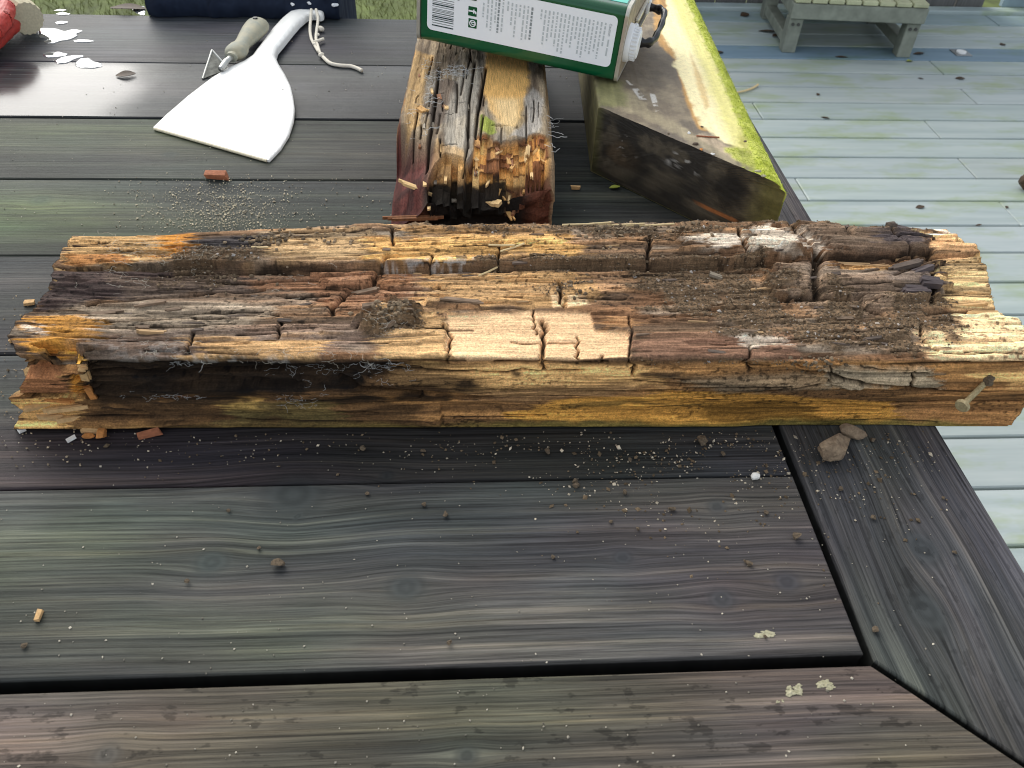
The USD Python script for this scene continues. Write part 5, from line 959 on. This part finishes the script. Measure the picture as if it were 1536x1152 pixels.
for c0_ in (.030, .050): obj('lid_ridge', tin_map(rbox([TL - .0001, .062, c0_], [TL + .0045, .158, c0_ + .004], .001)), 'tin_rim', tin)
hp = smooth_line([(TL + .0005, .056, .034), (TL + .009, .050, .033), (TL + .019, .050, .033), (TL + .026, .060, .034), (TL + .028, .084, .037), (TL + .028, .116, .040), (TL + .025, .140, .041), (TL + .016, .151, .040), (TL + .0005, .152, .040)], 7)
rad = .0036 + .0006 * np.sin(np.linspace(0, 46, len(hp))); obj('handle', tin_map(tube(hp, rad, 10, 1.5)), 'black_plastic', tin, smooth=True)
for b in (.056, .152): obj('handle_lug', tin_map(rbox([TL - .0001, b - .006, .031], [TL + .006, b + .006, .050], .002)), 'white_cap', tin)
# ---------------------------------------------------------------- white scraper with a cord
def pxpoly(pts, dz): return np.array([tp(px, py, dz)[:2] for px, py in pts])
blade_px = [(229, 188), (250, 168), (282, 143), (318, 119), (345, 104), (366, 96), (380, 88), (391, 74), (401, 60), (411, 47), (423, 34), (436, 23), (450, 15), (463, 12), (475, 13.5), (485, 17), (486.5, 22), (486, 28), (481, 30.5), (472, 28), (462, 30), (450, 40), (438, 54), (427, 68), (417, 80), (414, 90), (418, 100), (428, 116), (436, 132), (440, 148), (442, 163), (440, 180), (433, 200), (420, 220), (403, 237.5), (360, 226), (300, 208)]
scp = pxpoly(blade_px, .006); tipL, tipR = scp[0], scp[34]; edge = tipR - tipL; eln = np.hypot(*edge); en = np.array([-edge[1], edge[0]]) / eln
def sc_h(x, y):                            # distance from the scraping edge
    return (x - tipL[0]) * en[0] + (y - tipL[1]) * en[1]
def sc_top(x, y, d):
    h = sc_h(x, y); k = sstep(.17, .26, h); return ZT + .0045 + .006 * sstep(.02, .20, h) - .003 * np.clip(1 - d / .006, 0, 1) ** 2 * (.3 + .7 * k) + k * (.004 + .14 * np.clip(d, 0, .016)) - .004 * np.exp(-((h - .15) / .035) ** 2) * sstep(0, .05, d)
sc = thing('scraper', 'broad white fan shaped scraper with a cord tied through its handle', 'scraper', (-.28, 1.1, ZT))
obj('blade_and_handle', slab(scp, sc_top, lambda x, y, d: ZT + .0006 + .0035 * sstep(.03, .20, sc_h(x, y)), .0028), 'white_enamel', sc, smooth=55)
e0, e1 = np.append(tipL, ZT + .0024), np.append(tipR, ZT + .0024); ed = (e1 - e0) / np.linalg.norm(e1 - e0); back = np.append(en, 0) * .0006
obj('worn_edge', tube([e0 + ed * .002 - back, (e0 + e1) / 2 - back, e1 - ed * .003 - back], .0019, 8, .9), 'scraper_edge', sc)
for (px, py) in [(385, 151), (369, 132), (412, 132), (424, 133), (270, 168)]: obj('speck', lump(fl, (.004, .003, .0012), tp(px, py, .0098), 20), 'tin_rim', sc)
def cordline(pts, dz, rad=.0022): return tube(smooth_line([tp(px, py, d) for (px, py), d in zip(pts, np.broadcast_to(dz, (len(pts),)))], 8), rad, 8)
cord = thing('cord', 'frayed cream cord looped through the scraper handle and trailing on the table', 'cord', tp(470, 60))
obj('loop', cordline([(467, 14), (466, 28), (465, 45), (467, 58), (472, 68), (478, 78)], [.020, .012, .006, .004, .0035, .004]), 'cord', cord, smooth=True)
obj('loop', cordline([(474, 14), (477, 28), (475, 45), (474, 58), (477, 70), (480, 80)], [.020, .012, .006, .0045, .0035, .004]), 'cord', cord, smooth=True)
obj('tail', cordline([(480, 80), (487, 88), (496, 95), (510, 98), (525, 99), (535, 102), (543, 106)], .0030, .0026), 'cord', cord, smooth=True)
obj('cut_end', cordline([(470, 63), (477, 61), (485, 58.5)], [.005, .006, .005], .0024), 'cord', cord, smooth=True)
for q, s in [((472, 66), .009), ((482, 82), .010), ((481, 43), .013), ((476, 52), .008)]: obj('knot', lump(fl, (s, s * .8, s * .7), tp(*q, .005), 60, .15), 'cord', cord, smooth=True)
# ---------------------------------------------------------------- shave hook under the scraper
hook = thing('shave_hook', 'old triangular paint scraper with a worn grey green handle', 'scraper', tp(345, 80))
ha, hb_ = tp(349, 84, .017), tp(389, 36, .020)
ax = (hb_ - ha); hl = np.linalg.norm(ax); ax /= hl; u = np.linspace(0, 1, 40)
rad = np.interp(u, [0, .03, .10, .20, .30, .40, .55, .75, .92, .98, 1], [.006, .0125, .0155, .0150, .0118, .0120, .0145, .0172, .0178, .0160, .011])
hm = tube(ha + (hb_ - ha) * u[:, None], rad, 20, .72); obj('handle', hm, 'old_handle', hook, smooth=True)
hc = trimesh.creation.cylinder(.0035, .003, sections=16); hc.apply_translation(ha + (hb_ - ha) * .90 + [0, 0, .0125]); obj('hanging_hole', hc, 'black_plastic', hook)
fa = ha - ax * .006; obj('ferrule', tube([fa, ha + ax * .004], .0085, 14, .8), 'old_handle', hook)
sa = tp(331, 104, .013); obj('shaft', tube([sa, (sa + fa) / 2 + [0, 0, .002], fa], .0042, 10), 'bright_steel', hook, smooth=True)
v0, v1, v2 = tp(304, 118, .001), tp(318, 75, .022), tp(343, 103, .006)
def tri_plate(a, b, c, th):
    n = np.cross(b - a, c - a); n /= np.linalg.norm(n); return hull([a, b, c, a + n * th, b + n * th, c + n * th])
obj('blade', tri_plate(v0, v1, v2, .0022), 'worn_steel', hook)
for a, b in ((v0, v1), (v1, v2)): obj('ground_edge', tube([a, b], .0014, 6), 'bright_steel', hook)
# ---------------------------------------------------------------- red glove, mostly outside the picture
glove = thing('work_glove', 'red rubber work glove with a cream knitted cuff at the top left corner', 'glove', tp(0, 40))
def sweep_hull(pts, rad):
    ms = []
    for (a, ra), (b, rb) in zip(zip(pts[:-1], rad[:-1]), zip(pts[1:], rad[1:])):
        s = trimesh.creation.icosphere(2); ms.append(hull(np.vstack([s.vertices * ra + a, s.vertices * rb + b])))
    m_ = ms[0] if len(ms) == 1 else trimesh.boolean.union(ms, engine='manifold'); return m_
def organic(m_, step=.004, it=8):
    m_ = m_.subdivide_to_size(step); trimesh.smoothing.filter_taubin(m_, iterations=it); v = np.asarray(m_.vertices); n = np.asarray(m_.vertex_normals)
    m_.vertices = v + n * (.0018 * (fbm(v[:, 0] * 90, v[:, 1] * 90, v[:, 2] * 90, 3, 3) - .5))[:, None] * 2; return m_
F_ = lambda *q: [tp(px, py, d) for px, py, d in q]
obj('palm', organic(sweep_hull(F_((-95, 5, .035), (-55, 6, .045), (-22, 12, .040), (0, 8, .036)), [.030, .038, .034, .024])), 'red_rubber', glove, smooth=True)
obj('finger', organic(sweep_hull(F_((27, 27, .020), (8, 42, .020), (-12, 62, .018), (-30, 82, .016)), [.0135, .0135, .0135, .012])), 'red_rubber', glove, smooth=True)
obj('finger', organic(sweep_hull(F_((10, 12, .045), (2, 30, .040), (-14, 48, .036), (-40, 66, .030)), [.012, .0145, .0145, .013])), 'red_rubber', glove, smooth=True)
obj('finger', organic(sweep_hull(F_((-40, 22, .045), (-62, 52, .026), (-80, 80, .016)), [.016, .015, .013])), 'red_rubber', glove, smooth=True)
obj('finger', organic(sweep_hull(F_((-70, 14, .045), (-98, 40, .026), (-120, 62, .016)), [.015, .014, .012])), 'red_rubber', glove, smooth=True)
obj('thumb', organic(sweep_hull(F_((-20, 0, .045), (4, -8, .04), (20, -12, .03)), [.017, .015, .013])), 'red_rubber', glove, smooth=True)
cu = np.linspace(0, 1, 44); c0, c1 = tp(24, 16, .026), tp(40, 30, .018); cuff = []
nn = 36
for w in np.linspace(0, 1, 14):
    th = np.linspace(0, 2 * np.pi, nn, endpoint=False); cen = tp(26, 18, .027) + (tp(41, 28, .024) - tp(26, 18, .027)) * w; dirv = (tp(41, 28, .024) - tp(26, 18, .027)); dirv[2] = 0; dirv /= np.linalg.norm(dirv); sd = np.array([-dirv[1], dirv[0], 0])
    rr_ = (.023 + .002 * math.sin(w * 3)) * (1 + .035 * np.cos(th * 18)); cuff.append(cen + np.outer(np.cos(th) * rr_ * 1.0, sd) + np.outer(np.sin(th) * rr_ * .95, [0, 0, 1]))
V = np.vstack(cuff); F = tris(grid_faces(14, nn, closed_v=True)); k = len(V); V = np.vstack([V, cuff[0].mean(0), cuff[-1].mean(0)]); i = np.arange(nn); j = (i + 1) % nn
F = np.vstack([F, np.stack([np.full(nn, k), i, j], 1), np.stack([np.full(nn, k + 1), 13 * nn + j, 13 * nn + i], 1)]); cm = trimesh.Trimesh(V, F, process=False)
if cm.volume < 0: cm.invert()
obj('cuff', cm, 'cuff_knit', glove, smooth=40)
# ---------------------------------------------------------------- dark cloth over the far edge of the table
cg = np.random.default_rng(9); nx, ny = 120, 46; uu, vv = np.meshgrid(np.linspace(0, 1, nx), np.linspace(0, 1, ny), indexing='ij')
xl_, xr_ = tp(222, 22)[0], tp(512, 21)[0]; Xc = xl_ + (xr_ - xl_) * uu + .012 * (fbm(vv * 4, uu * 3, 1, 3, 2) - .5); edge_y = 1.352 + .004 * (fbm(uu * 9, 0, 3, 3, 5) - .5)
th_ = vv * 1.0
Yc = edge_y - .010 + vv * .20; hgt = .012 + .11 * np.sin(np.clip(vv * 1.25, 0, 1) * math.pi * .5) ** .8
Zc = ZT + .004 + hgt * (.65 + .7 * fbm(uu * 7, vv * 2.5, 2, 4, 7)) + .012 * np.sin(uu * 38 + 6 * fbm(uu * 3, vv * 3, 0, 2, 8)) * vv
Yc = Yc + .012 * (fbm(uu * 14, vv * 5, 9, 3, 4) - .5)
P = np.stack([Xc, Yc, Zc], -1); Pb = P + [0, .004, -.010]; Pb[..., 2] = np.maximum(ZT - .35 * sstep(0, .08, Pb[..., 1] - 1.356), Pb[..., 2] * 0 + ZT + .0008 - .30 * sstep(.0, .05, Pb[..., 1] - 1.358)); n = nx * ny
idx = np.arange(n).reshape(nx, ny); ringi = np.concatenate([idx[:-1, 0], idx[-1, :-1], idx[:0:-1, -1], idx[0, :0:-1]]); i = np.arange(len(ringi)); j = (i + 1) % len(ringi)
V = np.vstack([P.reshape(-1, 3), Pb.reshape(-1, 3)]); F = np.vstack([tris(grid_faces(nx, ny)), tris(grid_faces(nx, ny))[:, ::-1] + n, np.stack([ringi[i], ringi[i] + n, ringi[j] + n], 1), np.stack([ringi[i], ringi[j] + n, ringi[j]], 1)])
cl = thing('cloth', 'dark navy paint spotted cloth bunched over the far edge of the table', 'cloth', (-.35, 1.4, ZT))
obj('fabric', (V, F), 'navy_cloth', cl, smooth=True)
for (px, py) in [(372, 1), (382, 2), (413, 6), (440, 9), (452, 5), (500, 10), (502, 4), (501, 14), (486, 7), (330, 4), (463, 12)]:
    a = at_z(px, py, ZT + .02); k = np.argmin(np.hypot(P[..., 0] - a[0], P[..., 1] - max(a[1], 1.345))); q = P.reshape(-1, 3)[k]; s = cg.uniform(.008, .016); obj('paint_spot', lump(cg, (s, s * .7, .006), q + [0, -.001, .0005], 24), 'paint_white', cl)
# ---------------------------------------------------------------- water left on the far boards
for pts, lab in [([(56, 42), (70, 41), (84, 42), (97, 46), (110, 43), (120, 44), (124, 46), (114, 50), (116, 53), (105, 59), (90, 61), (80, 65), (68, 64), (66, 61), (72, 58), (60, 56), (57, 50)], 'large puddle shaped like a bird on the wet far board'),
                 ([(64, 80), (72, 77), (90, 77), (102, 80), (98, 84), (88, 85), (72, 86), (65, 84)], 'upper left puddle of the lower cluster on the far board'),
                 ([(80, 90), (90, 86), (108, 82), (125, 82), (125, 85), (112, 88), (100, 94), (86, 95)], 'middle long puddle of the lower cluster on the far board'),
                 ([(113, 93), (120, 87), (133, 86), (140, 91), (152, 94), (153, 99), (140, 102), (120, 101), (113, 98)], 'lower right puddle of the lower cluster on the far board'),
                 ([(110, 60), (120, 58), (135, 59), (142, 61), (132, 63), (114, 63)], 'thin puddle just right of the large puddle'),
                 ([(83, 20), (95, 17), (106, 20), (100, 22), (90, 22)], 'small oval puddle beside the red glove'), ([(80, 15), (90, 12.5), (100, 14), (92, 16.5)], 'smaller puddle furthest from the camera near the glove'),
                 ([(82, 33), (92, 30), (102, 32), (98, 35), (86, 36)], 'small oval puddle above the large puddle'), ([(200, 9), (216, 8), (218, 14), (217, 22), (212, 22), (203, 18), (198, 14)], 'bright puddle at the far table edge beside the dark cloth')]:
    pg = Polygon(pxpoly(pts, .001)); pg = pg.buffer(.004).buffer(-.004).buffer(.0); o = np.array(pg.exterior.coords)[:-1]
    obj('puddle', slab(o, lambda x, y, d: ZT + .0004 + .0010 * np.clip(d / .003, 0, 1) ** .5, lambda x, y, d: np.full(len(x), ZT - .0002), .003), 'water', label=lab, cat='puddle', group='puddles left on the far boards', smooth=True)
# ---------------------------------------------------------------- chips, stones and crumbs
dr = np.random.default_rng(77)
def rock(size, at, rz, seed, facet=.5):
    m_ = trimesh.creation.icosphere(3); v = np.asarray(m_.vertices).copy(); r_ = np.random.default_rng(seed)
    for _ in range(10):
        n_ = r_.normal(size=3); n_ /= np.linalg.norm(n_); c_ = r_.uniform(.42, .82); d_ = v @ n_; v = v - np.maximum(d_ - c_, 0)[:, None] * n_
    v = v * (1 + .09 * (fbm(v[:, 0] * 6, v[:, 1] * 6, v[:, 2] * 6 + seed, 4, seed) - .5) * 2)[:, None]; m_.vertices = v * np.asarray(size) / 2
    m_.apply_transform(trimesh.transformations.euler_matrix(.1, .1, rz)); m_.apply_translation(at); return m_
def bit(px, py, L, W, H, rz, mt, name, lab, cat, group=None, n=12, sharp=.35):
    p = tp(px, py, H * .42 + .0006); obj(name, rock((L, W, H), p, rz, int(px * 7 + py)) if mt in ('soil_crumb', 'orange_chip') else chunk(dr, (L, W, H), n, (dr.uniform(-.1, .1), dr.uniform(-.1, .1), rz), p, sharp), mt, label=lab, cat=cat, group=group)
bit(325, 262, .030, .011, .008, -.05, 'red_chip', 'wood_chip', 'reddish brown wood chip below the white scraper', 'wood chip')
bit(152, 651, .011, .012, .009, .4, 'orange_chip', 'wood_chip', 'plump orange rot crumb by the broken left end of the long timber', 'wood chip')
bit(131, 654, .013, .007, .005, -.2, 'orange_chip', 'wood_chip', 'small orange chip left of the plump orange crumb', 'wood chip'); bit(139, 645, .018, .006, .005, .0, 'tan_chip', 'wood_chip', 'pale orange sliver tucked against the foot of the long timber', 'wood chip')
bit(225, 650, .019, .006, .004, .25, 'red_chip', 'wood_chip', 'flat rust coloured chip in front of the long timber', 'wood chip'); bit(107, 658, .009, .004, .002, .8, 'white_pebble', 'pale_flake', 'pale translucent flake left of the orange chips', 'flake'); bit(33, 645, .006, .004, .003, .8, 'white_pebble', 'pale_flake', 'tiny pale flake at the left end of the long timber', 'flake')
bit(863, 281, .012, .004, .004, -.2, 'tan_chip', 'wood_chip', 'pale splinter on the board between the two far timbers', 'wood chip'); bit(58, 923, .004, .009, .003, .1, 'tan_chip', 'wood_chip', 'pale sliver near the left edge of the table front', 'wood chip'); bit(44, 454, .011, .006, .004, .1, 'tan_chip', 'wood_chip', 'pale chip left of the long timber', 'wood chip'); bit(19, 510, .006, .005, .004, .3, 'tan_chip', 'wood_chip', 'small tan chip at the left edge of the picture', 'wood chip')
pl = tp(922, 282, .001); obj('leaf', leaf_mesh(dr, .013, .007, pl, .2), 'green_leaf', label='tiny yellow leaf beside the mossy timber', cat='leaf', smooth=True)
pl = tp(189, 113, .001); obj('leaf', leaf_mesh(dr, .026, .016, pl, .2), 'dark_leaf', label='wet dark leaf at the end of the shiny wet patch', cat='leaf', smooth=True)
pl = tp(193, 14, .001); obj('leaf', leaf_mesh(dr, .055, .03, pl, .1), 'dark_leaf', label='wet dark brown leaf at the far table edge', cat='leaf', smooth=True)
p = tp(1252, 668, .0085); obj('stone', rock((.040, .024, .026), p, .55, 3), 'stone', label='larger brown stone in front of the long timber', cat='stone')
p = tp(1276, 649, .005); obj('stone', rock((.026, .014, .016), p, -.2, 8), 'stone', label='smaller brown stone tucked under the edge of the long timber', cat='stone')
p = tp(1133, 714, .0035); obj('pebble', lump(dr, (.0085, .0075, .007), p, 40, .25), 'white_pebble', label='small white crumb beside the board seam', cat='crumb')
bit(417, 844, .0095, .0085, .0075, .3, 'soil_crumb', 'soil_crumb', 'round brown soil crumb alone on the front plank', 'crumb')
bit(1054, 661, .012, .010, .008, .3, 'soil_crumb', 'soil_crumb', 'largest brown soil clod in front of the long timber', 'crumb'); bit(1195, 803, .008, .007, .006, .3, 'soil_crumb', 'soil_crumb', 'brown crumb beside the dark gap of the right frame board', 'crumb')
for (px, py, s) in [(281, 872, .005), (673, 964, .005), (35, 968, .005), (388, 822, .004), (668, 771, .006), (822, 676, .007), (1008, 763, .006), (938, 738, .005), (864, 728, .006), (863, 722, .006), (1124, 845, .006), (1119, 842, .004), (1149, 768, .005), (1261, 733, .005), (1310, 776, .005), (1415, 746, .004), (1314, 945, .006), (830, 835, .004), (916, 782, .004), (636, 757, .005), (551, 740, .004), (343, 765, .004), (1148, 955, .003), (1432, 828, .004), (957, 793, .004), (545, 672, .006), (635, 676, .005), (1085, 680, .006), (945, 690, .005), (1310, 659, .006)]:
    bit(px, py, s * .95, s * .8, s * .65, dr.uniform(0, 3), 'soil_crumb', 'soil_crumb', 'small brown soil crumb scattered on the front of the dark table', 'crumb', 'soil crumbs on the front of the table', 8)
for k, (px, py, w_, h_, lab) in enumerate([(1146, 953, 20, 7, 'pale crusty spot near the end of the front plank'), (1190, 1036, 16, 10, 'pale crusty ring shaped spot on the front frame board'), (1232, 1027, 16, 6, 'pale crusty smear right of the ring shaped spot'), (1172, 1052, 7, 4, 'smallest pale crust spot on the front frame board')]):
    th = np.linspace(0, 2 * np.pi, 36, endpoint=False); bits = []
    for b_ in range(9 if w_ > 10 else 4):
        cx_, cy_ = (px + dr.normal() * w_ * .42, py + dr.normal() * h_ * .45); f_s = dr.uniform(.16, .5); rj = 1 + .9 * (fbm(np.cos(th) * 2.2 + k * 5 + b_ * 3, np.sin(th) * 2.2, 0, 4, 13) - .5) * 2
        o = np.array([tp(cx_ + w_ * f_s * a * math.cos(t_), cy_ + h_ * f_s * 1.2 * a * math.sin(t_))[:2] for a, t_ in zip(rj, th)])
        if Polygon(o).is_valid: bits.append(slab(o, lambda x, y, d: ZT + .0003 + .0002 * b_ / 9 + .0007 * np.clip(d / .0015, 0, 1) * fbm(x * 900, y * 900, 1, 3, 5), lambda x, y, d: np.full(len(x), ZT - .0008), .0008))
    obj('lichen_crust', trimesh.util.concatenate(bits), 'lichen', label=lab, cat='crust')
def scatter(name, label, cat, pts, sz, cols, base=None):
    (gv, gf), gk = grains(dr, np.array(pts), np.array(sz), base); obj(name, (gv, gf), 'crumbs', label=label, cat=cat, kind='stuff', attrs={'Cd': np.repeat(np.array(cols), gk, 0)})
pts, sz, cols = [], [], []
for _ in range(2200):                                          # sawdust behind the long timber, by the scraper
    px, py = 335 + dr.normal() * 62, 320 + dr.normal() * 24 - abs(dr.normal()) * 4
    if py > 352: continue
    pts.append(tp(px, py, .0004)); sz.append(np.clip(dr.lognormal(math.log(.00045), .45), .00025, .0015)); cols.append(np.array([.80, .70, .50]) * dr.uniform(.7, 1.15))
for _ in range(160):
    px, py = dr.uniform(150, 590), dr.uniform(265, 345); pts.append(tp(px, py, .0004)); sz.append(dr.uniform(.0004, .0013)); cols.append(np.array([.45, .38, .28]) * dr.uniform(.4, 1.4))
scatter('sawdust', 'pale sawdust scattered on the boards behind the long timber', 'sawdust', pts, sz, cols)
pts, sz, cols = [], [], []
for _ in range(1700):
    px = dr.uniform(0, 1400) if dr.random() < .35 else np.clip(1080 + dr.normal() * 190, 0, 1420); py = 645 + abs(dr.normal()) * (70 if px > 800 else 26) + dr.exponential(12)
    if py > 1000 or at_z(px, py, ZT)[0] > XR - .004: continue
    p = tp(px, py, .0004)
    if abs(p[1] - YG) < .007 or abs(p[0] - GX) < .0045 or fbm(px / 60, py / 30, 0, 2, 3) < .40 + .12 * dr.random(): continue
    pale_ = dr.random() < .55; pts.append(p); sz.append(np.clip(dr.lognormal(math.log(.0005 if pale_ else .0008), .5), .00025, .0026)); cols.append((np.array([.55, .47, .35]) if pale_ else np.array([.16, .115, .07])) * dr.uniform(.5, 1.3))
scatter('soil', 'fine soil and wood dust scattered on the table in front of the long timber', 'soil', pts, sz, cols)
pts, sz, cols = [], [], []
for _ in range(350):
    px, py = dr.uniform(0, 1400), dr.uniform(660, 1150); p = tp(px, py, .0004)
    if p[0] > XR - .004 or abs(p[1] - YG) < .006: continue
    pts.append(p); sz.append(dr.uniform(.0003, .0009)); cols.append(np.array([.5, .45, .36]) * dr.uniform(.3, 1.4))
for _ in range(220):
    px, py = dr.uniform(0, 880), dr.uniform(60, 345); p = tp(px, py, .0004); pts.append(p); sz.append(dr.uniform(.0004, .0011)); cols.append(np.array([.5, .45, .36]) * dr.uniform(.3, 1.4))
for _ in range(160):
    px, py = dr.uniform(0, 130), dr.uniform(430, 700); p = tp(px, py, .0004); pts.append(p); sz.append(dr.uniform(.0004, .0014)); cols.append(np.array([.42, .33, .22]) * dr.uniform(.4, 1.4))
scatter('dust', 'sparse specks of dust over the dark table top', 'dust', pts, sz, cols)
